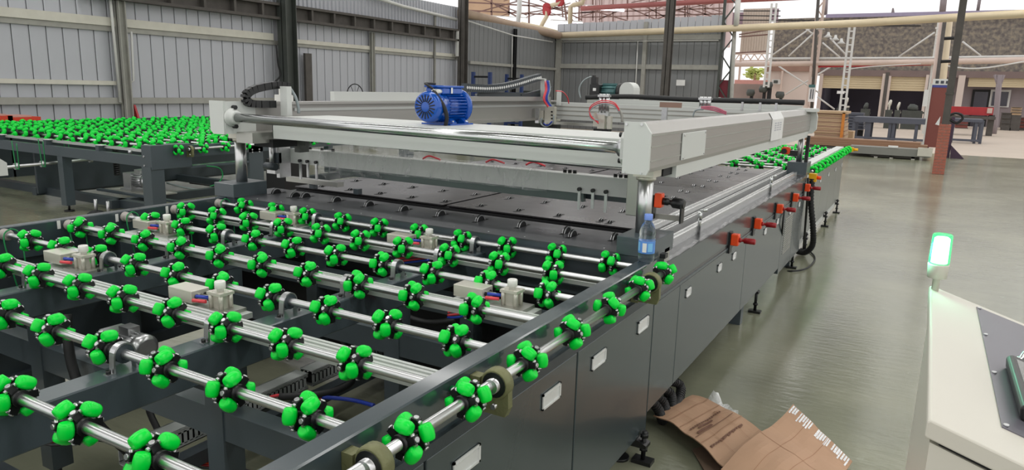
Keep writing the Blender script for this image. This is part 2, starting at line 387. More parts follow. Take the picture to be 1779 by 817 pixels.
hcol('wall_post', XW + 0.13, PX(755, 100, XW + 0.13).y, 3.9, 0.05, 0.07, M_girtd, 'slim pale wall post close left of the rusty column', 'post')
tag(MB().box(XW + 0.13, XW + 0.2, 13.5, 13.72, 0.2, 2.35).build('leaning_plank', M_rust), 'dark narrow board leaning on the wall right of the thick column', 'board')
tag(MB().tube([PX(480, 78, XW + .3), PX(483, 110, XW + .3), PX(487, 130, XW + .3), PX(478, 142, XW + .3), PX(470, 150, XW + .3)], 0.02, 6).build('hanging_cable', M_rubber), 'thin black cable hanging down the wall beside the thick column', 'cable')
tag(MB().box(XW + .24, XW + .32, c2.y - .26, c2.y - .19, 2.6, 3.4).build('tube_light', M_pipeg), 'short white lamp housing fixed on the rusty column', 'lamp')

# --- back wall (plane y = 28)
YB = 28.0
wb = thing('wall_back', 'weathered grey ribbed steel sheet wall at the far end', None, kind='structure')
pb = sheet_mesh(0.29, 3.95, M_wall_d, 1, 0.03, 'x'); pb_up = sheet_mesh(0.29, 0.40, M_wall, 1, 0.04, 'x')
x = XW + 0.05; k = 0
while x < -7.15:
    inst('wall_panel', pb, wb, (x, YB, 0)); o = inst('wall_panel', pb_up, wb, (x, YB - 0.06, 3.98 + 0.0)); o.scale.z = 0.75 + 0.5 * (x + 14) / 7 + 0.1 * random.random(); x += 0.29
MB().box(XW, -7.1, YB + 0.02, YB + 0.05, 0, 4.3).build('backing_sheet', M_wall_d, wb)
MB().box(XW, -7.1, YB - 0.12, YB - 0.03, 2.5, 2.68).build('girt', M_girtd, wb)
MB().box(XW, -7.1, YB - 0.10, YB - 0.03, 3.62, 3.8).build('girt', M_girtd, wb)
MB().box(-10.15, -10.0, YB - 0.16, YB - 0.02, 0, 4.3).build('wall_post', M_girtd, wb)
MB().box(XW + .05, XW + .25, YB - 0.2, YB - 0.02, 0, 3.9).build('wall_post', M_girtd, wb)
MB().tube([(XW, YB - .15, 3.56), (-7.2, YB - .15, 3.58)], 0.02, 6, smooth=False).build('conduit', M_pipeg, wb)
MB().tube([P(1108, 72, YB - .18), P(1103, 178, YB - .18)], 0.022, 6, smooth=False).build('conduit', M_pipeg, wb)
tag(MB().box(*[v for v in (P(1186, 0, 27.8).x, P(1201, 0, 27.8).x)], 27.75, 27.8, P(1190, 149, 27.8).z, P(1190, 139, 27.8).z).build('wall_notice', M_label), 'small white notice on the back wall right of the slanting dark column', 'sign')

def rect(u0, v0, u1, v1, y, t=0.1, name=None, mt=None, parent=None, mi=0, mb=None, bevel=0):
    um = (u0 + u1) / 2; vm = (v0 + v1) / 2
    x0 = P(u0, vm, y).x; x1 = P(u1, vm, y).x; z1 = P(um, v0, y).z; z0 = P(um, v1, y).z
    bb = mb or MB(); bb.box(x0, x1, y, y + t, z0, z1, mi)
    return bb if mb is not None or name is None else bb.build(name, mt, parent, bevel=bevel)
n = thing('wall_notice', 'small white notice plate on the dark girt near the corner of the left wall', 'sign')
rect(914, 113, 924, 123, 27.2, 0.03, 'sign_plate', M_label, n)
for i in range(3): rect(916.2 + i * 2.2, 116, 917.8 + i * 2.2, 120, 27.18, 0.02, 'lettering', M_ink, n)

# ================================================================== OMNI WHEELS
def hub_mesh(seg=14):
    b = MB(); b.cyl((-0.036, 0, 0), (0.036, 0, 0), 0.0205, seg)
    for row, ph in ((-1, 0), (1, PI / 3)):
        cx = row * 0.0205
        for k in range(3):
            a = ph + PI / 3 + k * 2 * PI / 3; R = Matrix.Rotation(a, 4, 'X')
            b.box(cx - 0.008, cx + 0.008, -0.009, 0.009, 0.015, 0.040, 0, R)
            b.cyl(R @ Vector((cx, 0, 0.038)), R @ Vector((cx, 0, 0.0435)), 0.0062, 8, mi=1)
            b.cyl(R @ Vector((cx, -0.0145, 0.033)), R @ Vector((cx, 0.0145, 0.033)), 0.0052, 6, mi=1)
    return b.mesh('omni_hub', [M_black, M_zinc])
def barrel_geo(b, seg=10, mi=0, mtx=None, rings=None):
    L = 0.0190; prof = rings or [(0.0085, -L), (0.0135, -L * 0.95), (0.0160, -L * 0.6), (0.0173, 0), (0.0160, L * 0.6), (0.0135, L * 0.95), (0.0085, L)]
    mtx = mtx or Matrix.Identity(4); o = mtx @ Vector((0, 0, 0)); d = (mtx @ Vector((0, 1, 0))) - o
    b.lathe(prof, o, d, seg, mi)
hub_me = hub_mesh(); bb = MB(); barrel_geo(bb, 12); barrel_me = bb.mesh('roller', M_green)
def roller_mtx(row, k):
    ph = 0 if row < 0 else PI / 3; a = ph + k * 2 * PI / 3
    return Matrix.Rotation(a, 4, 'X') @ Matrix.Translation((row * 0.0205, 0, 0.0365))
def wheel_lowpoly():
    b = MB(); b.cyl((-0.031, 0, 0), (0.031, 0, 0), 0.026, 8)
    for row in (-1, 1):
        for k in range(3): barrel_geo(b, 7, 1, roller_mtx(row, k), [(0.010, -0.0225), (0.0165, -0.012), (0.0165, 0.012), (0.010, 0.0225)])
    return b.mesh('omni_wheel', [M_black, M_green])
wheel_lo = wheel_lowpoly()
def omni(parent, x, y, z, phase=None, axis='x', detail=True, sc=1.0):
    ph = random.uniform(0, 2 * PI / 3) if phase is None else phase
    M = Matrix.Translation((x, y, z)) @ (Matrix.Rotation(PI / 2, 4, 'Z') if axis == 'y' else Matrix.Identity(4)) @ Matrix.Rotation(ph, 4, 'X')
    o = bpy.data.objects.new('omni_wheel', hub_me if detail else wheel_lo); COL.objects.link(o)
    o.parent = parent; o.matrix_parent_inverse = WM[parent].inverted(); o.matrix_basis = M @ Matrix.Scale(sc, 4)
    if detail:
        for row in (-1, 1):
            for k in range(3):
                r = bpy.data.objects.new('roller', barrel_me); COL.objects.link(r); r.parent = o; r.matrix_basis = roller_mtx(row, k)
    return o

def pressed_bearing(parent, x, y, z=0.9, s=1.18):
    """pressed steel pillow bracket round the shaft, feet on the beam"""
    b = MB(); r = 0.027 * s; w = 0.011
    pts = [(-0.05, -0.048), (-0.03, -0.048), (-0.027, -0.03)]
    arc = [(-r * math.cos(t), r * math.sin(t)) for t in [i * PI / 10 for i in range(11)]]
    outer = [(-0.052, -0.046), (-r - 0.003, -0.046)] + arc + [(r + 0.003, -0.046), (0.052, -0.046)]
    inner = [(p[0] * 0.86 if abs(p[0]) < 0.05 else p[0], p[1] * (0.86 if p[1] > -0.04 else 1) - (0.005 if p[1] < -0.04 else 0)) for p in outer]
    n = len(outer)
    for i in range(n - 1):
        q = [outer[i], outer[i + 1], inner[i + 1], inner[i]]
        b.prism([(p[0] + y, p[1] + z) for p in q], x - w, x + w, 'x', 0)
    b.build('bearing_bracket', M_zinc, parent)
    b = MB(); b.cyl((x - 0.008, y, z), (x + 0.012, y, z), r * 0.84, 16); bo = b.build('bearing', M_frame_d, parent)
    for sy in (-1, 1): MB().cyl((x, y + sy * 0.044, z - 0.047), (x, y + sy * 0.044, z - 0.036), 0.007, 6).build('bolt', M_black, parent)

def pin_unit(parent, x, y, z=0.845, d=1):
    """pop-up pneumatic unit: flat cylinder block, upright guide body and white nylon cap"""
    MB().box(x - 0.07, x + 0.07, y - 0.05, y + 0.05, z - 0.012, z).build('mounting_plate', M_alu2, parent)
    b = MB(); b.box(x - 0.16 * d - 0.075, x - 0.16 * d + 0.055, y - 0.04, y + 0.035, z + 0.004, z + 0.05)
    for sy in (-0.02, 0.015): b.cyl((x - 0.16 * d + 0.055, y + sy, z + 0.028), (x - 0.16 * d + 0.06, y + sy, z + 0.028), 0.009, 8, mi=1)
    c = b.build('air_cylinder', [M_pneu, M_dark], parent, bevel=0.003)
    b = MB(); b.cyl((x - 0.16 * d + 0.05, y, z + 0.028), (x - 0.02, y, z + 0.028), 0.006, 8); b.build('piston_rod', M_chrome, c)
    b = MB()
    for px, py in ((-.026, -.02), (.026, -.02), (-.026, .02), (.026, .02)): b.cyl((x + px, y + py, z), (x + px, y + py, z + 0.062), 0.0085, 8)
    b.box(x - 0.022, x + 0.022, y - 0.018, y + 0.018, z, z + 0.058); b.box(x - 0.036, x + 0.036, y - 0.03, y + 0.03, z + 0.05, z + 0.06)
    g = b.build('guide_block', M_pneu, parent)
    MB().lathe([(0.012, 0), (0.012, 0.012), (0.019, 0.013), (0.019, 0.036), (0.017, 0.039), (0.008, 0.039), (0.008, 0.034), (0.0, 0.034)], (x, y, z + 0.058), (0, 0, 1), 14).build('nylon_cap', M_nylon, g)
    b = MB(); b.cyl((x - 0.085, y - 0.035, z + 0.035), (x - 0.035, y - 0.02, z + 0.035), 0.007, 6); b.cyl((x - 0.085, y - 0.05, z + 0.024), (x - 0.035, y - 0.035, z + 0.024), 0.007, 6, mi=1)
    b.build('air_fitting', [M_bluehose, M_redhose], parent)

def recessed_handle(parent, x, y, z, L=0.13, h=0.054):
    b = MB(); t = 0.006
    b.box(x, x + t, y - L / 2, y + L / 2, z - h / 2, z - h / 2 + 0.006); b.box(x, x + t, y - L / 2, y + L / 2, z + h / 2 - 0.006, z + h / 2)
    b.box(x, x + t, y - L / 2, y - L / 2 + 0.008, z - h / 2, z + h / 2); b.box(x, x + t, y + L / 2 - 0.008, y + L / 2, z - h / 2, z + h / 2)
    b.box(x - 0.002, x + 0.002, y - L / 2, y + L / 2, z - h / 2, z + h / 2)
    b.prism([(x + 0.002, z + h / 2 - 0.014), (x + 0.007, z + h / 2 - 0.008), (x + 0.002, z + h / 2 - 0.006)], y - L / 2 + .01, y + L / 2 - .01, 'y')
    return b.build('recessed_handle', M_handle, parent, label='polished recessed pull handle')

def iron_bearing(parent, x, y, z):
    b = MB(); b.lathe([(0.037, -0.018), (0.042, -0.012), (0.042, 0.012), (0.037, 0.018)], (x, y, z), (0, 1, 0), 22)
    b.prism([(x - 0.040, z), (x + 0.038, z), (x + 0.04, z - 0.06), (x + 0.03, z - 0.085), (x - 0.06, z - 0.085)], y - 0.011, y + 0.011, 'y')
    b.box(x - 0.075, x - 0.045, y - 0.016, y + 0.016, z - 0.09, z + 0.01)
    o = b.build('pillow_block', M_olive, parent, label='olive cast iron bearing housing')
    b = MB(); b.lathe([(0.034, -0.02), (0.034, -0.017), (0.018, -0.017)], (x, y, z), (0, 1, 0), 18, 0); b.lathe([(0.018, -0.034), (0.020, -0.034), (0.020, 0.03), (0.018, 0.03)], (x, y, z), (0, 1, 0), 16, 1)
    b.cyl((x, y - .022, z - .06), (x, y + .022, z - .06), .008, 6, mi=1)
    b.build('bearing_insert', [M_black, M_steel], o)

# ================================================================== NEAR ROLLER TABLE
X0, X1 = -3.75, -1.02                      # inner faces of the side beams
YS = [2.9, 2.6, 2.3, 2.0, 1.7, 1.4, 1.1, 0.8, 0.5]
XR = -0.96
T = thing('roller_table', 'dark grey roller table in the foreground covered with rows of large green omni wheels', 'roller table', (-2.35, 1.5, 0))
def side_beam(x0, x1, y0, y1, parent):
    b = MB(); b.box(x0, x1, y0, y1, 0.765, 0.93, ch=0.004); return b.build('side_beam', M_gloss, parent)
side_beam(X1, XR, -0.2, 2.98, T); side_beam(X0 - 0.06, X0, -0.2, 2.98, T)
MB().box(X0, X1, 2.93, 2.985, 0.76, 0.90).build('end_beam', M_frame_d, T)
for i, ys in enumerate(YS):
    MB().cyl((X0 + 0.01, ys, 0.9), (X1 - 0.003, ys, 0.9), 0.0135, 14, caps=False).build('shaft', M_steel, T)
    lay = (-1.15, 10) if i % 2 == 0 else (-1.28, 10)
    if i % 2 == 0: xs = [-1.15 - 0.2625 * k for k in range(10)]
    else: xs = [-1.278 - 0.2625 * k for k in range(10)]
    ph = random.uniform(0, 2)
    for x in xs:
        if x > X0 + 0.03: omni(T, x, ys, 0.9, ph + random.uniform(-0.35, 0.35))
    # bearing flange on the left beam
    MB().lathe([(0.024, 0.0), (0.027, 0.004), (0.027, 0.014), (0.021, 0.018), (0.021, 0.032), (0.026, 0.035), (0.026, 0.044), (0.018, 0.048)], (X0, ys, 0.9), (1, 0, 0), 18).build('end_pulley', mat('cloudy_nylon', (168, 162, 156), .35), T)
    for bx in (-1.855, -2.91):
        if not (i == 7 and bx < -2): pressed_bearing(T, bx, ys)
# long beams under the shafts
for bx in (-1.86, -2.91):
    MB().box(bx - 0.045, bx + 0.045, 0.1, 2.93, 0.74, 0.852, ch=0.004).build('long_beam', M_frame, T)
# cross beams, legs, lower rails
for yb, zb in ((0.25, 0.52), (1.42, 0.52), (2.30, 0.52), (2.88, 0.52)):
    MB().box(X0, X1, yb - 0.035, yb + 0.035, zb, zb + 0.10).build('cross_beam', M_frame, T)
    for lx in (X0 - 0.03, -2.91, -1.86, X1 - 0.02):
        MB().box(lx - 0.04, lx + 0.04, yb - 0.04, yb + 0.04, 0.09, 0.74 if lx in (-2.91, -1.86) else 0.765).build('leg', M_frame, T)
        b = MB(); b.cyl((lx, yb, 0.0), (lx, yb, 0.012), 0.045, 12); b.cyl((lx, yb, 0.012), (lx, yb, 0.1), 0.012, 8); b.build('leg_foot', M_black, T)
MB().box(X0 - .052, X0 - .04, -.2, 2.98, .12, .765).build('left_side_panel', M_frame_d, T)
for lx in (-3.78, -2.39, -1.03):
    MB().box(lx - 0.03, lx + 0.03, 0.2, 2.9, 0.13, 0.19).build('lower_rail', M_frame_d, T)
for yb in (1.2, 2.15): MB().box(X0, X1, yb - .03, yb + .03, 0.13, 0.19).build('lower_rail', M_frame_d, T)
# light alloy rails between the shafts
for yr in (1.49, 2.09, 2.69):
    b = MB(); b.box(X0 + 0.02, X1, yr - 0.05, yr + 0.05, 0.853, 0.870)
    for dy in (-0.032, -0.008, 0.016, 0.036): b.box(X0 + 0.02, X1, yr + dy - 0.006, yr + dy + 0.006, 0.870, 0.876)
    b.build('alloy_rail', M_satin, T)
for x, yy in ((-2.98, 1.64), (-2.08, 1.60), (-3.35, 2.28), (-1.255, 2.22), (-3.05, 2.96 - 0.1), (-2.06, 2.80)):
    pin_unit(T, x, yy, 0.862)
    if yy > 2.7: MB().box(x - .25, x + .1, 2.74, 2.93, 0.83, 0.85).build('alloy_rail', M_satin, T)
    else: MB().box(x - .25, x + .1, yy - .09, yy + .05, 0.83, 0.85).build('alloy_rail', M_satin, T)
# drive shaft along the table, belts
dsx = (PZ(60, 541, .72).x + PZ(280, 486, .72).x) / 2; MB().cyl((dsx, 0.9, 0.72), (dsx, 2.9, 0.72), 0.0135, 12).build('drive_shaft', M_steel, T)
for ys in YS[:8]:
    b = MB(); b.cyl((dsx, ys + .04, 0.72), (dsx, ys + .07, 0.72), 0.026, 14); b.build('belt_pulley', M_zinc, T)
    bx = X0 + 0.075
    b = MB(); b.tube([(bx, ys, 0.935), (bx, ys - .035, 0.9), (bx + .03, ys - .03, 0.75), (bx + .05, ys, 0.56), (bx + .03, ys + .03, 0.75), (bx, ys + .035, 0.9), (bx, ys, 0.935)], 0.0035, 6); b.build('round_belt', M_greenbelt, T)
b = MB(); b.cyl((X0 + 0.12, 0.8, 0.56), (X0 + 0.12, 2.9, 0.56), 0.012, 10); b.build('drive_shaft', M_steel, T)
# small gear motor in the frame (left, below)
def gearmotor(parent, x, y, z, s=1.0, mt=None):
    mt = mt or M_zinc; b = MB()
    b.cyl((x, y, z), (x + 0.20 * s, y, z), 0.07 * s, 18)
    for k in range(20):
        a = 2 * PI * k / 20; R = Matrix.Translation((x, y, z)) @ Matrix.Rotation(a, 4, 'X'); b.box(0.01 * s, 0.17 * s, -0.003 * s, 0.003 * s, 0.06 * s, 0.085 * s, 0, R)
    b.lathe([(0.07 * s, 0), (0.088 * s, 0.01 * s), (0.088 * s, 0.06 * s), (0.06 * s, 0.08 * s)], (x + 0.18 * s, y, z), (1, 0, 0), 18)
    b.box(x - 0.13 * s, x + 0.01 * s, y - 0.075 * s, y + 0.075 * s, z - 0.1 * s, z + 0.075 * s); b.box(x - 0.16 * s, x + 0.04 * s, y - 0.1 * s, y + 0.1 * s, z - 0.13 * s, z - 0.1 * s)
    b.cyl((x - 0.2 * s, y, z + .02 * s), (x - 0.1 * s, y, z + .02 * s), 0.03 * s, 12); b.box(x + .03 * s, x + .13 * s, y - .04 * s, y + .04 * s, z + .07 * s, z + .12 * s)
    return b.build('gear_motor', mt, parent)
gearmotor(T, -2.72, 1.62, 0.60, 0.62)
b = MB()
for k in range(13): b.cyl((-3.05 + .0, 1.0, 0.40 + k * .022), (-2.93, 1.06, 0.43 + k * .022), 0.006, 5); b.cyl((-3.05, 1.0, 0.40 + k * .022), (-2.93, 1.06, 0.378 + k * .022 + .02), 0.008, 5)
b.build('drive_chain', M_black, T)
gearmotor(T, -2.72, 1.12, 0.56, 0.6, M_frame_d)
# slotted cable ducts low in the frame
def slotted_duct(parent, x0, x1, y0, y1, z0, z1, axis):
    b = MB(); t = 0.004
    b.box(x0, x1, y0, y1, z0, z0 + t); b.box(x0 - .002, x1 + .002, y0 - .002, y1 + .002, z1 - t, z1)
    if axis == 'y':
        n = int((y1 - y0) / 0.025)
        for k in range(n):
            yy = y0 + k * (y1 - y0) / n
            for xx in (x0, x1 - t): b.box(xx, xx + t, yy, yy + 0.014, z0 + .012, z1 - .014)
        for xx in (x0, x1 - t): b.box(xx, xx + t, y0, y1, z0, z0 + .016); b.box(xx, xx + t, y0, y1, z1 - .02, z1)
    else:
        n = int((x1 - x0) / 0.025)
        for k in range(n):
            xx = x0 + k * (x1 - x0) / n
            for yy in (y0, y1 - t): b.box(xx, xx + 0.014, yy, yy + t, z0 + .012, z1 - .014)
        for yy in (y0, y1 - t): b.box(x0, x1, yy, yy + t, z0, z0 + .016); b.box(x0, x1, yy, yy + t, z1 - .02, z1)
    b.box(x0 + .015, x1 - .015, y0 + .015, y1 - .015, z0 + .01, z1 - .03, 1)
    return b.build('cable_duct', [M_duct, M_dark], parent)
slotted_duct(T, -2.53, -2.45, 1.45, 2.35, 0.19, 0.27, 'y'); slotted_duct(T, -2.53, -2.45, 2.38, 3.1 - .2, 0.19, 0.27, 'y'); slotted_duct(T, -2.42, -1.7, 2.86, 2.93, 0.22, 0.31, 'x')
# hoses and cables inside the frame
def hose(parent, pts, r, mt, name='hose', **k): return MB().tube(pts, r, 7).build(name, mt, parent, **k)
hose(T, [(-2.62, 1.36, .80), (-2.58, 1.34, .62), (-2.50, 1.36, .42), (-2.46, 1.45, .26)], .018, M_rubber, 'cable')
hose(T, [PZ(352, 590, .5), PZ(360, 640, .42), PZ(262, 690, .3), PZ(275, 750, .2)], .014, M_rubber, 'cable')
hose(T, [PZ(485, 690, .36), PZ(560, 685, .36), PZ(610, 665, .38), PZ(600, 640, .4)], .016, M_rubber, 'cable')
hose(T, [PZ(650, 500, .6), PZ(690, 540, .6), PZ(740, 560, .6), PZ(790, 556, .62)], .014, M_rubber, 'cable')
hose(T, [PZ(580, 560, .55), PZ(600, 600, .5), PZ(604, 630, .45)], .014, M_rubber, 'cable')
hose(T, [PZ(735, 590, .5), PZ(752, 620, .45), PZ(765, 650, .35)], .015, M_rubber, 'cable')
hose(T, [PZ(350, 430, .62), PZ(372, 470, .6), PZ(392, 500, .5), PZ(375, 520, .45)], .014, M_rubber, 'cable')
for dz, mt, oo in ((0, M_redhose, 0), (-.006, M_bluehose, 4), (.006, M_redhose, -5)):
    hose(T, [PZ(778, 548 + oo, .72 + dz), PZ(800, 545 + oo * 1.5, .74), PZ(830, 535 + oo, .8)], .005, mt, 'air_hose')
    hose(T, [PZ(690, 455 + oo, .78 + dz), PZ(712, 452 + oo, .8), PZ(745, 448 + oo, .85)], .005, mt, 'air_hose')
hose(T, [PZ(560, 690, .35), PZ(610, 695, .34), PZ(650, 705, .35)], .009, M_bluehose, 'air_hose'); hose(T, [PZ(470, 690, .3), PZ(500, 686, .34), PZ(560, 694, .34)], .007, M_redhose, 'air_hose')
for mt, oo in ((M_orange, 0), (M_red, 6), (M_black, -6), (M_black, 12)):
    hose(T, [PZ(35, 745 + oo, .3), PZ(90, 762 + oo, .3), PZ(150, 752 + oo, .32), PZ(200, 758 + oo, .3)], .005, mt, 'wire')
    hose(T, [PZ(330, 800 + oo, .12), PZ(400, 812 + oo * .5, .1), PZ(450, 830 + oo, .1)], .005, mt, 'wire')
MB().box(-3.0, -2.5, 0.55, 1.0, 0.13, 0.17).build('motor_tray', M_girtd, T)
# row of wheels outside the right beam
XO = -0.892
MB().cyl((XO, 0.4, 0.9), (XO, 2.90, 0.9), 0.0135, 14).build('edge_shaft', M_steel, T)
for yy in (0.84, 1.14, 1.375, 1.675, 1.97, 2.275, 2.58, 2.868): omni(T, XO, yy, 0.9, None, 'y')
for yy in (1.02, 1.50, 2.69): iron_bearing(T, XO + .008, yy, 0.9)
MB().box(XR - 0.001, XR + 0.012, 0.2, 2.98, 0.765, 0.80).build('ledge', M_frame_d, T)
b = MB(); b.cyl((XR, 1.40, .902), (XR + .02, 1.40, .902), .009, 10); b.cyl((XR, 2.63, .90), (XR + .02, 2.63, .90), .009, 10); b.build('grease_cap', M_greenbelt, T)
MB().box(XR - .03, XR - .014, .4, 2.98, .14, .76).build('inner_panel', M_dark, T)
# side cabinet panels with recessed handles
for y0, y1, hs in ((0.42, 1.285, (0.62, 1.47 - .4)), (1.295, 2.165, (1.47, 1.97)), (2.175, 2.975, (2.36, 2.84))):
    p = MB().box(XR - 0.012, XR + 0.002, y0, y1, 0.125, 0.755).build('side_panel', M_panel, T, bevel=0.003)
    for h in hs: recessed_handle(p, XR + 0.002, h, 0.668)
# levelling foot under the corner
def level_foot(parent, x, y, z=0.125):
    b = MB(); b.box(x - .045, x + .045, y - .03, y + .03, 0, .018); b.cyl((x, y, .018), (x, y, z + .03), .011, 8); b.cyl((x, y, .06), (x, y, .075), .02, 6); b.cyl((x, y, z), (x, y, z + .02), .02, 6)
    b.prism([(x - .11, z), (x - .05, z), (x + .02, z - .03), (x + .02, z - .045), (x - .11, z - .045)], y - .03, y + .03, 'y')
    return b.build('levelling_foot', M_black, parent)
level_foot(T, -0.935, 2.90); level_foot(T, -0.95, 1.2)
# reflective stickers and slots on the left beam's inner face
for u_, v_ in ((102, 391), (203, 379), (290, 365)):
    q = PX(u_, v_, X0); MB().box(X0, X0 + .002, q.y - .008, q.y + .008, q.z - .02, q.z + .022).build('slot_mark', M_label, T)

# ================================================================== PROCESS BED
BY0, BY1 = 2.99, 7.42
T = thing('processing_bed', 'long dark steel bed between the roller tables with small guide wheels in its slotted plates', 'machine bed', (-2.4, 5.2, 0))
BED = T
MB().box(-3.83, -1.13, BY0, 3.42, 0.925, 0.932).build('transition_plate', M_trans, T)
MB().box(-3.83, -1.13, BY0 + .001, BY0 + 0.05, 0.70, 0.925).build('front_beam', M_frame, T)
MB().box(-3.83, -1.13, 3.05, 7.38, 0.72, 0.865).build('bed_frame', M_dark, T)
MB().box(-3.83, -1.0, 3.0, 3.02, 0.12, 0.70).build('front_shade_panel', M_dark, T)  # near-black sheet added to put the shade below the far shafts into colour
b = MB()
for k in range(13): b.cyl((-3.75 + k * .21, 3.03, .932), (-3.75 + k * .21, 3.03, .9345), .006, 8)
b.build('screw', M_chrome, T)
def guide_geo(dia=0.075, slot=0.12, rise=0.022, c=0.0):
    b = MB(); r = dia / 2
    b.box(-.011, .011, -slot / 2, slot / 2, 0.0, 0.0012, 0)
    zc = rise - r; n = 14; a0 = math.asin(min(1, -zc / r)) if zc < 0 else 0
    for s in (-1, 1):
        arc = [(r * math.cos(t), zc + r * math.sin(t)) for t in [a0 + (PI - 2 * a0) * i / n for i in range(n + 1)]]
        b.prism(arc, s * 0.006 - 0.001, s * 0.006 + 0.001, 'x', 1, sm=False)
    b.prism(arc, -0.0049, 0.0049, 'x', 0)
    inner = [(.82 * p[0], (p[1] - .0) * .82) for p in arc]
    for q in (-.0072, .0071): b.prism(inner, q, q + .0002, 'x', 0)
    return b.mesh('guide_wheel', [M_dark, M_zinc, M_frame])
g1 = guide_geo(0.088, 0.14, 0.033); g2 = guide_geo(0.05, 0.11, 0.014)
for k in range(10): inst('guide_wheel', g1, T, (-1.27 - 0.262 * k, 3.26, 0.932))
inst('guide_wheel', g1, T, (-3.43, 3.235, 0.932)); inst('guide_wheel', g1, T, (-1.47, 3.20, .932))
MB().box(-3.83, -1.13, 3.42, 3.56, 0.865, 0.885).build('gap_tray', M_dark, T)
MB().cyl((-3.75, 3.5, .895), (-1.2, 3.5, .895), .012, 10).build('gap_roller', M_dark, T)
MB().box(-3.79, -1.24, 3.585, 7.33, .865, .915).build('plate_support', M_dark, T)
yb = [3.575, 4.73, 5.45, 6.13, 6.80, 7.34]
for i in range(5):
    for xa, xb in ((-3.80, -2.535), (-2.505, -1.235)):
        MB().box(xa, xb, yb[i] + .006, yb[i + 1] - .006, 0.92, 0.93).build('bed_plate', M_bed, T, bevel=0.002)
ys_ = [3.69, 4.06, 4.44, 4.84, 5.18, 5.58, 5.98, 6.40, 6.72, 7.08]
for j, yy in enumerate(ys_):
    for k in range(9): inst('guide_wheel', g2, T, (-1.54 - 0.2655 * k + (0.0 if j % 2 else 0.015), yy, 0.93))
    inst('guide_wheel', g2, T, (-1.465, yy - .02, 0.93))
# right deck with alloy rails, studs and film
MB().box(-1.235, -0.962, BY0, BY1, 0.70, 0.886).build('deck', M_deck, T)
def extr(x0, x1, z0, z1, y0=3.2, y1=7.34, name='alloy_rail', mt=None):
    b = MB(); wv = x1 - x0
    b.box(x0, x1, y0, y1, z0, z1 - .008); b.box(x0, x0 + wv * .28, y0, y1, z1 - .008, z1); b.box(x1 - wv * .28, x1, y0, y1, z1 - .008, z1)
    return b.build(name, mt or M_rail, T)
extr(-1.225, -1.175, .886, .962); extr(-1.165, -1.135, .886, .935)
extr(-1.075, -1.035, .886, .93, 3.20, 7.3)
MB().box(-1.08, -1.03, 3.14, 3.20, .886, .965).build('rail_stop', M_frame, T); MB().box(-1.03, -.965, 3.10, 3.17, .886, .95).build('rail_stop', M_alu2, T)
film = MB(); 
nn = 60
for i in range(nn):
    ya = 3.15 + (7.35 - 3.15) * i / nn; yc = 3.15 + (7.35 - 3.15) * (i + 1) / nn
    za = .895 + .008 * math.sin(i * 2.1); zc_ = .895 + .008 * math.sin((i + 1) * 2.1)
    film.quad([(-1.03, ya, .915 + (za - .895)), (-.975, ya, za), (-.975, yc, zc_), (-1.03, yc, .915 + (zc_ - .895))], 0, True)
    film.quad([(-.975, ya, za), (-.957, ya, za - .004), (-.957, yc, zc_ - .004), (-.975, yc, zc_)], 1, True)
film.build('protective_film', [M_deckfilm, M_film], T)
for yy in (3.9, 5.95):
    b = MB(); b.cyl((-1.03, yy, .886), (-1.03, yy, 1.012), .009, 12); b.cyl((-1.03, yy, .96), (-1.03, yy, 1.012), .0125, 12); b.cyl((-1.03, yy, 1.012), (-.995, yy + .01, 1.02), .009, 8); b.build('clamp_stud', M_chrome, T)
# side: sloping top band, recess groove, panels
MB().box(-1.0, XR, BY0, BY1, .755, .885).build('top_band', M_panel, T, bevel=.003)
MB().box(-1.0, XR - .012, BY0, BY1, .735, .755).build('groove', M_dark, T)
MB().box(-1.0, XR + .001, BY0, BY1, .722, .735).build('groove_lip', M_frame, T)
for y0, y1, hs in ((BY0, 3.37, ()), (3.376, 4.85, (3.523, 4.153, 4.515)), (4.856, 6.28, (5.5, 6.0)), (6.286, 6.87, (6.6,)), (6.876, 7.42, (7.1,))):
    p = MB().box(-1.0, XR, y0, y1, 0.20 if y0 < 6.2 else .15, 0.72).build('side_panel', M_panel, T, bevel=.0025)
    for h in hs: recessed_handle(p, XR, h, 0.65, .085, .045)
b = MB()
for k in range(16): b.box(XR + .0, XR + .004, 6.40, 6.78, .30 + k * .02, .312 + k * .02)
b.build('vent_grille', M_alu2, T)
MB().box(-3.83, -3.80, BY0, BY1, .62, .90).build('left_panel', M_frame, T)
for yy in (5.55, 7.25): level_foot(T, -0.985, yy, .2)
level_foot(T, -1.02, 3.5, .2)
for xx in (-3.77, -2.4, -1.05):
    for yy in (3.1, 5.2, 7.3): MB().box(xx - .04, xx + .04, yy - .04, yy + .04, 0, .72).build('leg', M_frame, T)
MB().box(-3.81, -3.73, 3.1, 7.3, .25, .33).build('lower_rail', M_frame_d, T)
# hand clamps along the right edge
def clamp(parent, x, y, z):
    b = MB(); b.box(x - .004, x + .006, y - .03, y + .03, z - .085, z + .045); c = b.build('clamp_plate', M_black, parent)
    MB().box(x - .04, x - .006, y - .025, y + .025, z - .03, z + .035).build('clamp_base', M_zinc, c)
    MB().box(x + .006, x + .052, y - .028, y + .028, z - .035, z + .035).build('clamp_body', M_orange, parent, bevel=.006, label='orange clamp block')
    b = MB(); b.lathe([(.014, 0), (.014, .01), (.009, .015), (.009, .025), (.018, .03), (.018, .09), (.014, .095)], (x + .052, y, z), (1, 0, 0), 14); b.build('clamp_knob', M_red, parent, label='dark red clamp knob')
for cy, cz in ((4.36, .785), (5.03, .783), (5.85, .778), (6.62, .775), (7.30, .79)): clamp(T, -.955, cy, cz)
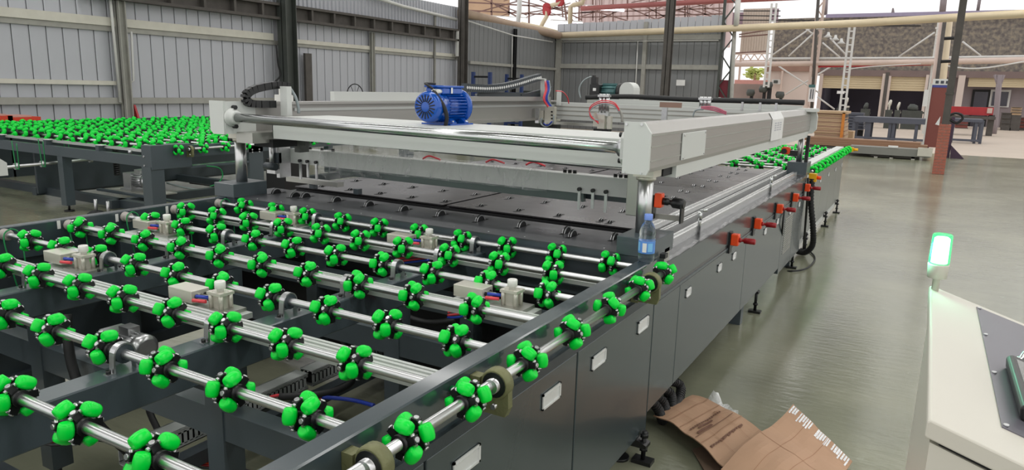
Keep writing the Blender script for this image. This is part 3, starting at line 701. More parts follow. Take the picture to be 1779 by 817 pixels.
# base blocks that carry the gantry posts
for bx, by in ((-1.055, 3.09), (-3.76, 3.09), (-1.055, 7.52), (-3.76, 7.52)):
    MB().box(bx - .09, bx + .09, by - .13, by + .13, .93 if by < 7 else .89, 1.015).build('base_block', M_frame, T, bevel=.003)
    if bx > -2: MB().box(bx - .08, bx + .07, by - .12, by + .12, .70, .93).build('base_block', M_frame, T, bevel=.003)
    else: MB().box(bx - .08, bx + .08, by - .12, by + .12, .0, .93).build('corner_post', M_frame, T)
# bracket on the left end of the wrapped bar, grey stand behind

# ================================================================== LIFTING GANTRY
G = thing('lifting_gantry', 'light grey rectangular aluminium gantry standing on chrome posts over the dark bed', 'gantry', (-2.4, 5.2, 1.015))
prof_r = [(-1.10, 1.312), (-.998, 1.312), (-.992, 1.33), (-.992, 1.475), (-1.02, 1.516), (-1.10, 1.516)]
b = MB(); b.prism(prof_r, 2.885, 7.50, 'y')
for z in (1.36, 1.42, 1.468): b.box(-.9935, -.9905, 2.9, 7.5, z - .0035, z + .0035, 1)
b.build('right_beam', [M_alu, M_girtd], G)
ep = [(-1.105, 1.305), (-.997, 1.305), (-.988, 1.325), (-.988, 1.48), (-1.018, 1.522), (-1.105, 1.522)]
e = MB().prism(ep, 2.87, 2.885, 'y').build('end_plate', M_white, G)
b = MB()
for x, z in ((-1.095, 1.512), (-1.028, 1.514), (-1.02, 1.312), (-1.095, 1.312)): b.cyl((x, 2.866, z), (x, 2.871, z), .006, 8)
b.build('screw', M_steel, e)
MB().box(-.990, -.984, 3.32, 3.72, 1.335, 1.462).build('cover_plate', M_white, G, bevel=.002)
b = MB()
for yy, z in ((3.34, 1.345), (3.70, 1.345), (3.34, 1.452), (3.70, 1.452)): b.cyl((-.985, yy, z), (-.980, yy, z), .005, 8)
b.build('screw', M_steel, G)
MB().box(-1.12, -1.0, 3.30, 7.50, 1.255, 1.312).build('beam_rail', M_white, G)
MB().box(-1.10, -1.02, 3.17, 3.30, 1.27, 1.31).build('beam_gap_block', M_dark, G)
b = MB(); b.prism([(-1.10, 1.28), (-.97, 1.29), (-.935, 1.33), (-.935, 1.45), (-.95, 1.50), (-1.10, 1.522)], 7.50, 7.56, 'y'); b.box(-1.10, -.93, 7.3, 7.56, 1.500, 1.53); b.build('end_bracket', M_white, G)
# left beam
b = MB(); b.prism([(-3.80, 1.33), (-3.70, 1.33), (-3.70, 1.516), (-3.80, 1.516)], 2.945, 7.5, 'y')
b.box(-3.703, -3.69, 3.5, 7.4, 1.455, 1.475, 1); b.box(-3.70, -3.66, 3.3, 7.4, 1.50, 1.516); b.box(-3.70, -3.65, 3.9, 7.4, 1.31, 1.335)
b.build('left_beam', [M_alu, M_white], G)
e = MB().prism([(-3.815, 1.345), (-3.79, 1.322), (-3.69, 1.322), (-3.69, 1.522), (-3.815, 1.522)], 2.93, 2.945, 'y').build('end_plate', M_white, G)
MB().box(-3.70, -3.688, 2.94, 3.17, 1.325, 1.52).build('flange_plate', M_white, G)
MB().box(-3.695, -3.55, 3.02, 3.32, 1.27, 1.335).build('corner_bracket', M_alu2, G)
MB().box(-3.69, -3.52, 3.15, 3.35, 1.24, 1.29).build('slide_block', M_dark, G)
# posts
for px_, py_, big in ((-1.075, 3.10, 1), (-3.76, 3.10, 1), (-1.06, 7.52, 0), (-3.76, 7.52, 0)):
    ztop = 1.27 if px_ > -2 else 1.285
    if not big: ztop = 1.28
    pz = 1.014
    MB().cyl((px_, py_, pz), (px_, py_, ztop), .035 if big else .028, 20).build('post', M_steel, G)
    b = MB(); b.cyl((px_, py_, ztop - .012), (px_, py_, ztop + .004), .045, 20); b.box(px_ - .045, px_ + .05, py_ - .05, py_ + .06, ztop + .004, 1.313 if px_ > -2 else 1.331); b.build('post_cap', M_pneu, G)
MB().box(-.93 - .075, -.975, 7.46, 7.50, 1.0, 1.27).build('rubber_strip', M_black, G)
# round tie tube with end flanges
MB().cyl((-3.68, 2.985, 1.425), (-1.13, 2.985, 1.402), .027, 24).build('tie_tube', M_chrome, G)
MB().lathe([(.055, 0), (.055, .02), (.042, .024), (.042, .05), (.034, .055)], (-3.69, 2.985, 1.425), (1, 0, 0), 20).build('tube_flange', M_white, G)
f = MB().prism([(2.93, 1.335), (3.04, 1.335), (3.06, 1.36), (3.06, 1.45), (3.04, 1.475), (2.93, 1.475), (2.91, 1.45), (2.91, 1.36)], -1.135, -1.105, 'x').build('tube_flange', M_white, G, bevel=.003)
MB().lathe([(.045, 0), (.038, .03)], (-1.135, 2.985, 1.402), (-1, 0, 0), 20).build('flange_collar', M_zinc, f)
for z in (1.35, 1.462): MB().cyl((-1.15, 2.94, z), (-1.133, 2.94, z), .011, 8).build('bolt', M_black, G)
for z in (1.37, 1.485): MB().cyl((-3.69, 3.0, z), (-3.66, 3.0, z), .013, 8).build('bolt', M_black, G)
# moving cross carriage (white) that carries the blue motor
b = MB(); b.box(-3.50, -1.12, 3.13, 3.62, 1.415, 1.432); b.box(-3.50, -1.12, 3.13, 3.16, 1.30, 1.415); b.box(-3.50, -1.12, 3.59, 3.62, 1.34, 1.415)
b.box(-3.50, -3.49, 3.13, 3.62, 1.30, 1.43); b.build('cross_carriage', M_white, G, bevel=.002)
MB().cyl((-3.49, 3.42, 1.285), (-1.14, 3.42, 1.262), .012, 14).build('guide_rod', M_chrome, G)
for x in (-2.63, -1.9): MB().box(x - .02, x + .02, 3.40, 3.44, 1.26, 1.34).build('rod_clamp', M_nylon, G)
b = MB(); b.box(-3.62, -3.57, 3.42, 3.50, 1.19, 1.30); b.box(-3.60, -3.50, 3.40, 3.44, 1.24, 1.28); b.build('carriage_hanger', M_column, G)
MB().box(-1.30, -1.24, 3.46, 3.56, 1.02, 1.29).build('carriage_hanger', M_alu2, G, bevel=.004)
for xx, h in ((-1.34, .02), (-1.24, .03), (-1.19, .03)): MB().cyl((xx, 3.45, 1.26), (xx, 3.45, 1.31), .014, 8).build('rubber_buffer', M_black, G)
# wrapped bar
wbar = MB().box(-3.80, -1.29, 3.55, 3.64, 1.095, 1.195, ch=.003).build('squeegee_bar', M_white, G, label='white bar wrapped in clear crinkled film')
MB().box(-3.40, -1.6, 3.60, 3.63, 1.04, 1.095).build('squeegee_blade', mat('grey_green_blade', (92, 104, 102), .3, .2), wbar)
MB().box(-3.54, -1.34, 3.66, 3.70, 1.05, 1.14).build('squeegee_blade', M_frame, wbar)
b = MB(); random.seed(3); rows = 10; cols = 90
for i in range(cols + 1):
    x = -3.52 + (1.72) * i / cols
    for j in range(rows + 1):
        t = j / rows; nz = noise.noise(Vector((x * 6 + t * 4, t * 3, 1.3))) * .009 + noise.noise(Vector((x * 22 + t * 9, t * 6, 4))) * .004
        if t < .55: y_, z_ = 3.542 - abs(nz), 1.085 + (1.2 - 1.085) * t / .55 + nz
        else: y_, z_ = 3.542 + (t - .55) / .45 * .12, 1.203 + abs(nz) * 1.4
        b.v.append((x, y_, z_))
for i in range(cols):
    for j in range(rows):
        a = i * (rows + 1) + j; b.f.append((a, a + rows + 1, a + rows + 2, a + 1)); b.m.append(0); b.s.append(True)
b.build('wrapping_film', M_film, wbar)
b = MB()
for i in range(41):
    x = -3.56 + .55 * i / 40
    for j in range(9):
        t = j / 8; nz = noise.noise(Vector((x * 14, t * 4, 9))) * .02
        b.v.append((x, 3.53 + t * .10 + nz, 1.085 - .10 * t * (1 - i / 60) + nz))
for i in range(40):
    for j in range(8): a = i * 9 + j; b.f.append((a, a + 9, a + 10, a + 1)); b.m.append(0); b.s.append(True)
b.build('loose_film', M_film, wbar)
b = MB(); b.tube([(-3.35, 3.66, 1.22), (-3.2, 3.68, 1.245), (-3.05, 3.68, 1.215)], .022, 8); b.tube([(-2.95, 3.66, 1.215), (-2.85, 3.7, 1.23), (-2.75, 3.66, 1.21)], .018, 7); b.build('loose_film', M_film, wbar)
for x, z0 in ((-3.70, .99), (-3.63, 1.01), (-3.55, 1.0), (-1.60, 1.005), (-1.52, 1.02), (-1.445, 1.005)):
    b = MB(); b.box(x - .008, x + .008, 3.538, 3.548, z0, 1.115); b.cyl((x, 3.53, 1.118), (x, 3.548, 1.118), .011, 10, mi=1); b.build('hanger_strip', [M_zinc, M_black], wbar)
MB().box(-3.84, -3.36, 3.54, 3.60, .965, .995).build('end_bar', M_alu2, G)
for x in (-3.62, -3.22): MB().box(x - .02, x + .02, 3.56, 3.60, .93, .965).build('end_bar_leg', M_frame, G)
for k, x in enumerate((-3.66, -3.55, -3.45, -1.72, -1.69, -1.66, -1.42, -1.39, -1.36, -1.31)): MB().cyl((x, 3.6, 1.195), (x, 3.6, 1.212), .011, 8).build('bolt', M_black, wbar)
for x, y_ in ((-2.7, 3.6), (-2.3, 3.7), (-2.05, 3.75)): MB().tube([(x, y_, 1.20), (x + .05, y_, 1.22), (x + .12, y_ + .02, 1.20)], .006, 6).build('red_tape', M_redhose, wbar)
b = MB(); b.box(-3.88, -3.84, 3.46, 3.52, 1.02, 1.28); b.box(-3.86, -3.80, 3.44, 3.47, 1.10, 1.17); b.cyl((-3.85, 3.42, 1.24), (-3.85, 3.42, 1.30), .02, 10); b.cyl((-3.88, 3.40, 1.08), (-3.78, 3.40, 1.08), .025, 10); b.build('slide_unit', M_frame_d, G); b = MB(); b.cyl((-3.84, 3.42, 1.06), (-3.84, 3.42, 1.23), .016, 10); b.box(-3.83, -3.80, 3.45, 3.55, 1.0, 1.25); b.box(-3.88, -3.80, 3.41, 3.45, 1.03, 1.06); b.build('slide_unit', M_zinc, G)
# toggle handle by the right post
b = MB(); b.box(-1.112, -1.104, 3.31, 3.36, 1.04, 1.16); b.box(-.972, -.964, 3.31, 3.36, 1.035, 1.13); b.box(-1.105, -.965, 3.35, 3.36, 1.04, 1.065, 1); tb = b.build('handle_bracket', [M_black, M_girtd], G)
MB().box(-1.102, -1.065, 3.31, 3.36, 1.10, 1.17).build('handle_body', M_orange, G, bevel=.006, label='orange block of the black clamp handle')
MB().lathe([(.018, 0), (.018, .03), (.012, .035), (.014, .045), (.026, .055), (.026, .10), (.02, .11)], (-1.068, 3.335, 1.132), (1, 0, -.05), 14).build('handle_knob', M_black, G)
b = MB(); b.box(-1.20, -1.12, 7.30, 7.36, 1.09, 1.16, ch=.015); b.cyl((-1.17, 7.27, 1.12), (-1.17, 7.31, 1.12), .025, 14, mi=1); b.build('handle_body', [M_orange, M_black], G); MB().box(-1.12, -1.05, 7.31, 7.36, 1.08, 1.13).build('handle_knob', M_black, G)
# far beam with T slots, and second beam behind
b = MB(); b.box(-3.70, -1.10, 7.38, 7.50, 1.31, 1.50)
for z in (1.36, 1.41, 1.455): b.box(-3.70, -1.10, 7.376, 7.381, z - .006, z + .006, 1)
b.build('far_beam', [M_white, M_girtd], G)
MB().box(-3.3, -1.10, 7.60, 7.70, 1.44, 1.55).build('far_beam', M_white, G)
MB().box(-3.70, -1.15, 7.2, 7.26, 1.26, 1.29).build('tie_rail', M_alu2, G)
MB().tube([(-3.4, 7.58, 1.56), (-2.9, 7.62, 1.585), (-2.2, 7.62, 1.575), (-1.6, 7.62, 1.58), (-1.08, 7.6, 1.58)], .026, 8).build('cable_sleeve', M_rubber, G)
for x in (-1.95, -1.62, -1.45, -1.30): MB().box(x - .01, x + .01, 7.37, 7.39, 1.49, 1.57).build('sensor_bracket', M_zinc, G)
# left top: drag chains and brackets
def chain(parent, path, wd, ht, mt, dots=False, name='drag_chain'):
    c = None; pts = []
    for i in range(len(path) - 1):
        n = max(1, int((path[i + 1] - path[i]).length / .035))
        for k in range(n): pts.append(path[i].lerp(path[i + 1], k / n))
    pts.append(path[-1]); r = None
    for i in range(len(pts) - 1):
        d = pts[i + 1] - pts[i]; b = MB(); b.bar(pts[i] - d * .04, pts[i + 1] - d * .12, wd, ht, up=(1, 0, 0) if abs(d.x) < .9 * d.length else (0, 1, 0))
        if dots:
            mid = (pts[i] + pts[i + 1]) / 2; b.cyl(mid + Vector((-ht / 2 - .002, -.0, 0)), mid + Vector((ht / 2 + .004, 0, 0)), .013, 8, mi=1)
        b.build('chain_link', [mt, M_label], parent)
def smoothp(pts, n=6):
    q = []
    for i in range(len(pts) - 1):
        p0 = pts[max(i - 1, 0)]; p1 = pts[i]; p2 = pts[i + 1]; p3 = pts[min(i + 2, len(pts) - 1)]
        for k in range(n):
            t = k / n; q.append(0.5 * ((2 * p1) + (p2 - p0) * t + (2 * p0 - 5 * p1 + 4 * p2 - p3) * t * t + (3 * p1 - p0 - 3 * p2 + p3) * t ** 3))
    q.append(pts[-1]); return q
DC = thing('drag_chain', 'black cable drag chain looping over the left end of the gantry', 'cable chain', (-3.66, 3.3, 1.52))
chain(DC, smoothp([PX(*p, -3.66) for p in ((476, 181), (450, 181), (433, 179), (426, 170), (431, 161), (445, 154), (470, 149), (487, 148), (502, 151))], 2), .045, .040, M_black)
DC2 = thing('drag_chain', 'long dark cable drag chain with pale pins rising to the right of the blue motor', 'cable chain', (-3.62, 6.0, 1.62))
chain(DC2, smoothp([PX(*p, -3.62) for p in ((806, 152), (840, 154), (870, 152), (900, 145), (922, 138), (937, 134))], 2), .072, .052, M_frame_d, True)
MB().box(-3.66, -3.60, 5.1, 7.1, 1.517, 1.56).build('chain_tray', M_alu, G)
a = PX(490, 150, -3.6); MB().box(-3.62, -3.56, a.y - .0, a.y + .04, 1.43, a.z).build('chain_post', M_white, G)
MB().tube([PX(503, 152, -3.58), PX(513, 168, -3.58), PX(518, 185, -3.58), PX(519, 197, -3.58)], .01, 7).build('grey_cable', M_clearhose, G)
MB().box(-3.80, -3.76, 3.95, 5.6, 1.517, 1.585).build('chain_tray', M_white, G)
b = MB(); b.box(-3.79, -3.70, 3.42, 3.50, 1.517, 1.56); b.box(-3.77, -3.72, 3.44, 3.48, 1.56, 1.62, 0); b.build('limit_switch', [M_nylon], G)
MB().box(-3.655, -3.64, 5.7, 7.0, 1.56, 1.60).bar(PX(905, 165, -3.64), PX(958, 152, -3.64), .02, .012).build('tray_arm', M_frame_d, G)
b = MB(); b.bar(PX(944, 137, -3.6), PX(944, 168, -3.6), .05, .04); b.bar(PX(930, 137, -3.6), PX(944, 137, -3.6), .04, .01); b.build('hose_bracket', M_white, G)
for i, (mt, du) in enumerate(((M_redhose, 0), (M_redhose, 2), (M_bluehose, 4), (M_bluehose, 6), (M_clearhose, 8))):
    MB().tube([PX(946 + du, 140, -3.58), PX(948 + du, 155, -3.56), PX(944 + du, 172, -3.54), PX(952 + du, 186, -3.52), PX(958 + du * .4, 192, -3.52)], .0065, 6).build('air_hose', mt, G)
MB().tube([PX(966, 158, -3.4), PX(978, 160, -3.4), PX(986, 170, -3.4), PX(988, 180, -3.4)], .006, 6).build('air_hose', M_redhose, G)
rect(967, 157, 973, 183, 7.3, .03, 'hose_post', M_white, G)
# clamp heads on the far beam
def head(u, v0, v1, y, full=True):
    h = thing('clamp_head', None, 'clamp head', P(u, v1, y)); s = 1
    b = MB(); c = P(u, v1, y); top = P(u, v0, y).z; H_ = top - c.z
    for dx in (-.035, 0, .035): b.cyl((c.x + dx, y, c.z + H_ * .45), (c.x + dx, y, top), .02, 10)
    b.box(c.x - .06, c.x + .06, y - .03, y + .03, c.z + H_ * .42, c.z + H_ * .5); b.box(c.x - .06, c.x + .06, y - .03, y + .03, top - .03, top - .01); b.build('cylinder', M_steel, h)
    if full:
        b = MB(); b.box(c.x - .045, c.x + .03, y - .04, y + .02, c.z + .03, c.z + H_ * .45); b.box(c.x - .10, c.x - .05, y - .02, y + .02, c.z + .05, c.z + H_ * .5); b.box(c.x + .05, c.x + .09, y - .02, y + .02, c.z + .03, c.z + H_ * .42)
        b.build('slide_plate', M_pneu, h)
        MB().box(c.x - .08, c.x + .08, y - .05, y + .03, c.z, c.z + .03).build('foot', M_rubber, h)
    return h
h1 = thing('clamp_head', 'silver clamp head with red and blue hoses, left end of the far beam', 'clamp head', P(947, 225, 6.9)); y_ = 6.9
rect(930, 188, 936, 214, y_, .04, 'slide_plate', M_zinc, h1); rect(937, 192, 944, 206, y_ - .02, .04, 'air_cylinder', M_pneu, h1); rect(946, 185, 963, 216, y_ - .02, .05, 'slide_plate', M_pneu, h1); rect(938, 216, 968, 224, y_ - .03, .08, 'foot', M_rubber, h1)
for vv in (194, 200, 206): rect(957, vv - 1, 959.5, vv + 1.5, y_ - .03, .01, 'hole', M_dark, h1)
MB().tube([P(941, 205, y_ - .05), P(940, 215, y_ - .05), P(948, 220, y_ - .05), P(960, 214, y_ - .05), P(962, 200, y_ - .05)], .009, 6).build('hose', M_clearhose, h1)
MB().tube([P(944, 214, y_ - .06), P(951, 218, y_ - .06), P(959, 211, y_ - .06)], .007, 6).build('hose', M_bluehose, h1)
h2 = head(1047, 163, 229, 6.7); h2['label'] = 'silver clamp head with tall twin cylinders in the middle of the far beam'
for mt, o in ((M_redhose, 0), (M_redhose, 3), (M_clearhose, 6)):
    MB().tube([P(1040, 215 - o, 6.6), P(1026, 200 + o, 6.6), P(1026, 185 + o, 6.6), P(1045, 175 + o, 6.6), P(1066, 178 + o, 6.6), P(1076, 190 + o, 6.6)], .0055, 6).build('hose', mt, h2)
MB().tube([P(1075, 190, 6.65), P(1080, 200, 6.65), P(1081, 212, 6.65)], .014, 6).build('hose', M_girtd, h2)
h3 = head(1223, 168, 205, 6.9, False); h3['label'] = 'silver clamp head with pink hoses behind the right gantry beam'
for o in (0, 3, 6): MB().tube([P(1218, 186 + o * .4, 6.85), P(1240, 186 + o, 6.85), P(1262, 195 + o * .6, 6.85)], .007, 6).build('hose', mat('pink_air_hose', (196, 110, 130), .35), h3)
MB().tube([P(1204, 203, 6.85), P(1208, 192, 6.85), P(1222, 190, 6.85)], .008, 6).build('hose', M_clearhose, h3)
# servo motor, teal motor, white arched cover behind the far beam
SV = thing('servo_motor', 'black servo motor with square white tag standing behind the far beam', 'motor', P(1032, 170, 7.9))
rect(1024, 146, 1041, 167, 7.9, .10, 'motor_body', M_black, SV, bevel=.01); rect(1030, 153, 1035, 158, 7.89, .01, 'tag', M_label, SV); rect(1027, 134, 1036, 146, 7.93, .06, 'connector', M_black, SV); rect(1029, 131, 1033, 134, 7.93, .04, 'knob', M_black, SV)
MB().tube([P(1027, 133, 7.95), P(1014, 140, 7.95), P(1006, 155, 7.95), P(1009, 171, 7.95)], .008, 6).build('cable', M_clearhose, SV)
rect(1020, 168, 1044, 180, 7.88, .14, 'bracket', M_alu2, SV)
tm = thing('fan_motor', 'teal electric motor behind the far beam left of the white arched cover', 'motor', P(1060, 178, 8.0))
b = MB(); c = P(1062, 160, 8.05); b.cyl((c.x - .13, 8.05, c.z), (c.x + .09, 8.05, c.z), .085, 16)
for k in range(12):
    R = Matrix.Translation(c) @ Matrix.Rotation(2 * PI * k / 12, 4, 'X'); b.box(-.11, .07, -.004, .004, .08, .10, 0, R)
b.build('motor_body', M_teal, tm); MB().cyl((c.x + .09, 8.05, c.z), (c.x + .13, 8.05, c.z), .10, 16).build('end_ring', M_black, tm); MB().box(c.x - .1, c.x + .06, 7.98, 8.12, P(1060, 182, 8.05).z, c.z - .07).build('motor_foot', M_teal, tm)
MB().box(-2.8, -2.2, 7.72, 8.2, 1.40, 1.46).build('support_shelf', M_alu2, G)
ac = P(1090, 178, 7.85); w_ = .085; hh = P(1090, 143, 7.85).z
arch = [(ac.x - w_, ac.z - .08), (ac.x + w_, ac.z - .08)] + [(ac.x + w_ * math.cos(t), hh - w_ + w_ * math.sin(t)) for t in [i * PI / 10 for i in range(11)]]
tag(MB().prism(arch, 7.80, 8.0, 'y').build('arched_cover', M_white), 'white arched belt cover standing on the far beam', 'cover')
tm2 = thing('tie_strap', 'rusty brown clamp block on a thin post behind the right beam', 'clamp block', P(1150, 207, 6.6))
rect(1146, 178, 1182, 187, 6.6, .05, 'block', mat('brown_block', (150, 122, 108), .5, .2), tm2); rect(1149, 187, 1158, 214, 6.62, .03, 'post', M_zinc, tm2)
# paper label wrapped over the beam
lb = thing('paper_tag', 'white printed paper sheet taped over the right gantry beam', 'paper sheet', (-.985, 5.62, 1.4))
LY0, LY1 = 5.52, 5.98
b = MB(); b.box(-.990, -.986, LY0, LY1, 1.315, 1.47); b.quad([(-.986, LY0, 1.47), (-.986, LY1, 1.47), (-1.016, LY1, 1.522), (-1.016, LY0, 1.522)]); b.build('sheet', M_label, lb)
b = MB()
for i in range(4):
    for j in range(3): b.box(-.986, -.985, LY0 + .10 + j * .10, LY0 + .17 + j * .10, 1.385 + i * .017, 1.395 + i * .017)
b.build('print', mat('pale_print', (184, 184, 190), .6), lb)

# ================================================================== BLUE MOTOR
mx, my0, mz = -2.40, 3.22, 1.532
MO = thing('electric_motor', 'glossy blue electric motor with fan cover standing on the white cross carriage', 'motor', (mx, 3.4, 1.432))
def ymtx(y): return (mx, y, mz)
b = MB(); b.lathe([(0.0, 0), (.070, 0), (.082, .012), (.086, .03), (.086, .115), (.080, .12)], ymtx(my0), (0, 1, 0), 28); b.build('fan_cover', M_blue, MO)
b = MB()
for k in range(18):
    R = Matrix.Translation(ymtx(my0)) @ Matrix.Rotation(2 * PI * k / 18, 4, 'Y'); b.box(-.003, .003, -.0025, .001, .028, .066, 0, R)
b.build('fan_slots', M_dark, MO)
b = MB(); b.cyl(ymtx(my0 + .11), ymtx(my0 + .30), .072, 24)
for k in range(30):
    a = 2 * PI * k / 30
    if 1.2 < a < 1.95: continue
    R = Matrix.Translation(ymtx(0)) @ Matrix.Rotation(-a, 4, 'Y'); b.box(.070, .088, my0 + .125, my0 + .285, -.002, .002, 0, R)
b.build('finned_body', M_blue, MO)
b = MB(); b.lathe([(.074, 0), (.100, .004), (.100, .022), (.07, .035), (.04, .04), (.04, .05)], ymtx(my0 + .30), (0, 1, 0), 28); b.build('end_flange', M_blue, MO)
b = MB(); b.box(mx - .04, mx + .045, my0 + .35, my0 + .37, mz - .045, mz + .045); b.cyl(ymtx(my0 + .37), ymtx(my0 + .4), .03, 14); b.build('coupling', M_blue, MO, bevel=.003)
b = MB(); b.box(mx - .055, mx + .062, my0 + .08, my0 + .27, mz + .070, mz + .105); t_ = b.build('terminal_box', M_blue, MO, bevel=.006)
MB().box(mx - .062, mx + .069, my0 + .072, my0 + .278, mz + .105, mz + .118).build('box_lid', M_blue, t_, bevel=.004)
MB().box(mx + .066, mx + .068, my0 + .15, my0 + .165, mz + .075, mz + .115).build('maker_stripe', M_label, t_)
b = MB(); b.cyl((mx + .02, my0 + .08, mz + .085), (mx + .02, my0 + .045, mz + .085), .013, 8); b.cyl((mx + .045, my0 + .08, mz + .085), (mx + .045, my0 + .05, mz + .085), .012, 8); b.build('cable_gland', M_nylon, t_)
MB().tube([(mx + .02, my0 + .05, mz + .085), (mx + .05, my0 + .04, mz + .06), (mx + .085, my0 + .05, mz + .01), (mx + .095, my0 + .07, mz - .05), (mx + .08, my0 + .08, mz - .1)], .0115, 8).build('motor_cable', M_rubber, MO)
MB().tube([(mx + .03, my0 + .06, mz + .085), (mx - .01, my0 + .04, mz + .115), (mx - .05, my0 + .07, mz + .126), (mx - .05, my0 + .16, mz + .125)], .007, 8).build('motor_cable', M_rubber, MO)
b = MB()
for sy in (.15, .27):
    b.prism([(mx - .09, mz - .098), (mx + .09, mz - .098), (mx + .09, mz - .085), (mx + .045, mz - .05), (mx - .045, mz - .05), (mx - .09, mz - .085)], my0 + sy - .015, my0 + sy + .025, 'y')
b.box(mx - .10, mx + .10, my0 + .10, my0 + .33, mz - .1, mz - .092); b.build('mounting_feet', M_blue, MO)
b = MB()
for sy in (.15, .28): b.cyl((mx + .08, my0 + sy, mz - .09), (mx + .08, my0 + sy, mz - .075), .008, 6)
b.build('bolt', M_zinc, MO)

# ================================================================== BOTTLE
BT = thing('water_bottle', 'small clear plastic water bottle with blue cap standing on the table corner', 'bottle', (-.985, 2.905, .93))
bx, by = -.985, 2.905
M_pet = mat('clear_plastic', (235, 243, 248), .04, 0, 0, trans=1.0, ior=1.34)
rp = [(0.0, .004), (.024, 0), (.0305, .006), (.0310, .02), (.0295, .028), (.0310, .034), (.0300, .085), (.0310, .092), (.0290, .104), (.0310, .112), (.0290, .128), (.022, .146), (.0135, .160), (.0135, .166)]
MB().lathe(rp, (bx, by, .93), (0, 0, 1), 28).build('bottle_body', M_pet, BT)
MB().lathe([(.0315, .036), (.0317, .037), (.0317, .084), (.0315, .085)], (bx, by, .93), (0, 0, 1), 28).build('paper_label', mat('blue_label', (88, 140, 214), .35, 0, .35, 30), BT, label='blue wrap label')
b = MB(); 
for a0_, a1_, z0, z1, mi in ((-1.75, -1.25, .042, .078, 0), (-2.6, -2.1, .045, .08, 1), (-1.1, -.5, .045, .078, 1)):
    n = 6
    for i in range(n):
        t0 = a0_ + (a1_ - a0_) * i / n; t1 = a0_ + (a1_ - a0_) * (i + 1) / n; r = .0322
        b.quad([(bx + r * math.cos(t0), by + r * math.sin(t0), .93 + z0), (bx + r * math.cos(t1), by + r * math.sin(t1), .93 + z0), (bx + r * math.cos(t1), by + r * math.sin(t1), .93 + z1), (bx + r * math.cos(t0), by + r * math.sin(t0), .93 + z1)], mi, True)
b.build('label_print', [M_label, mat('label_light_blue', (130, 190, 236), .4)], BT)
MB().lathe([(.0, .1885), (.0150, .1885), (.0160, .186), (.0160, .168), (.0155, .166), (.0, .166)], (bx, by, .93), (0, 0, 1), 20).build('cap', mat('blue_cap', (120, 150, 224), .4), BT)
BT.scale = (1.13, 1.13, 1.10)
tag(MB().box(-.955, -.93, 3.0, 3.04, .93, .95).build('sensor_block', M_black), 'tiny black block behind the bottle', 'block')

# ================================================================== CONTROL CONSOLE
al = math.radians(17); CX, CYA, CYB, CZ = .05, 1.13, 2.0, 1.20
CN = thing('control_console', 'off-white sloping control console at the right edge, lid with grey inset panel', 'control console', (.30, 1.56, 0))
W_ = .52
def sl(x, off=0.0): return CZ - (x - CX) * math.tan(al) + off
M_con = mat('console_paint', (206, 202, 190), .32, 0, .04, 2)
b = MB(); b.prism([(CX, sl(CX) - .028), (CX, sl(CX) - .004), (CX + .004, sl(CX)), (CX + W_, sl(CX + W_)), (CX + W_, sl(CX + W_) - .028)], CYA, CYB, 'y'); b.build('console_lid', M_con, CN, bevel=.003)
b = MB(); b.prism([(CX + .008, .35), (CX + .008, sl(CX) - .038), (CX + W_ - .01, sl(CX + W_) - .038), (CX + W_ - .01, .35)], CYA + .01, CYB - .01, 'y'); b.build('console_body', M_con, CN)
b = MB(); b.prism([(CX + .02, sl(CX + .02) - .04), (CX + .02, sl(CX + .02) - .026), (CX + W_ - .02, sl(CX + W_ - .02) - .026), (CX + W_ - .02, sl(CX + W_ - .02) - .04)], CYA + .015, CYB - .02, 'y'); b.build('lid_gap', M_dark, CN)
b = MB(); b.box(CX + .12, CX + .40, CYA + .2, CYB - .2, .02, .36); b.box(CX, CX + W_, CYA + .05, CYB - .05, 0, .03); b.build('console_base', M_con, CN)
b = MB(); x0, x1, y0, y1 = .151, .54, 1.235, 1.965
b.prism([(x0, sl(x0, .0)), (x0, sl(x0, .003)), (x1, sl(x1, .003)), (x1, sl(x1))], y0, y1, 'y'); ip = b.build('inset_panel', M_lens_bezel, CN)
b = MB()
for yy in (1.245, 1.49, 1.735, 1.955): b.cyl((x0 + .006, yy, sl(x0 + .006, .003)), (x0 + .006, yy, sl(x0 + .006, .006)), .004, 8)
b.build('screw', M_zinc, CN)
b = MB(); x0 = .180; b.prism([(x0, sl(x0, .003)), (x0 - .002, sl(x0, .024)), (x0 + .006, sl(x0, .03)), (.40, sl(.40, .03)), (.40, sl(.40, .003))], 1.30, 1.56, 'y'); b.build('display_bezel', M_black, CN, bevel=.004)
MB().prism([(x0 + .012, sl(x0 + .012, .03)), (x0 + .012, sl(x0 + .012, .032)), (.39, sl(.39, .032)), (.39, sl(.39, .03))], 1.32, 1.54, 'y').build('display', mat('display_glass', (96, 96, 88), .12), CN)
b = MB(); b.lathe([(.014, 0), (.014, .006), (.010, .008), (.010, .02), (.007, .024), (0, .024)], (.216, 1.645, sl(.216, .003)), (math.sin(al), 0, math.cos(al)), 16); b.build('push_button', M_chrome, CN)
BC = thing('signal_beacon', 'lit green signal beacon lamp on the console corner', 'beacon lamp', (.062, 1.97, 1.2))
bc = (.062, 1.965, 1.195)
MB().lathe([(.008, 0), (.008, .03), (.021, .034), (.023, .065), (.023, .068), (0, .068)], bc, (0, 0, 1), 20).build('beacon_socket', M_con, BC)
MB().lathe([(.021, .068), (.0225, .072), (.0215, .138), (.019, .141), (0, .141)], bc, (0, 0, 1), 24).build('lens', M_bshell, BC)
M_bshell.node_tree.nodes['Principled BSDF'].inputs['Alpha'].default_value = .42
MB().lathe([(0, .071), (.0178, .071), (.0168, .130), (.012, .134), (0, .134)], bc, (0, 0, 1), 24).build('lamp_core', M_bcore, BC)
bl = bpy.data.lights.new('beacon_glow', 'POINT'); bl.energy = 1.0; bl.color = (.2, 1, .6); bl.shadow_soft_size = .03
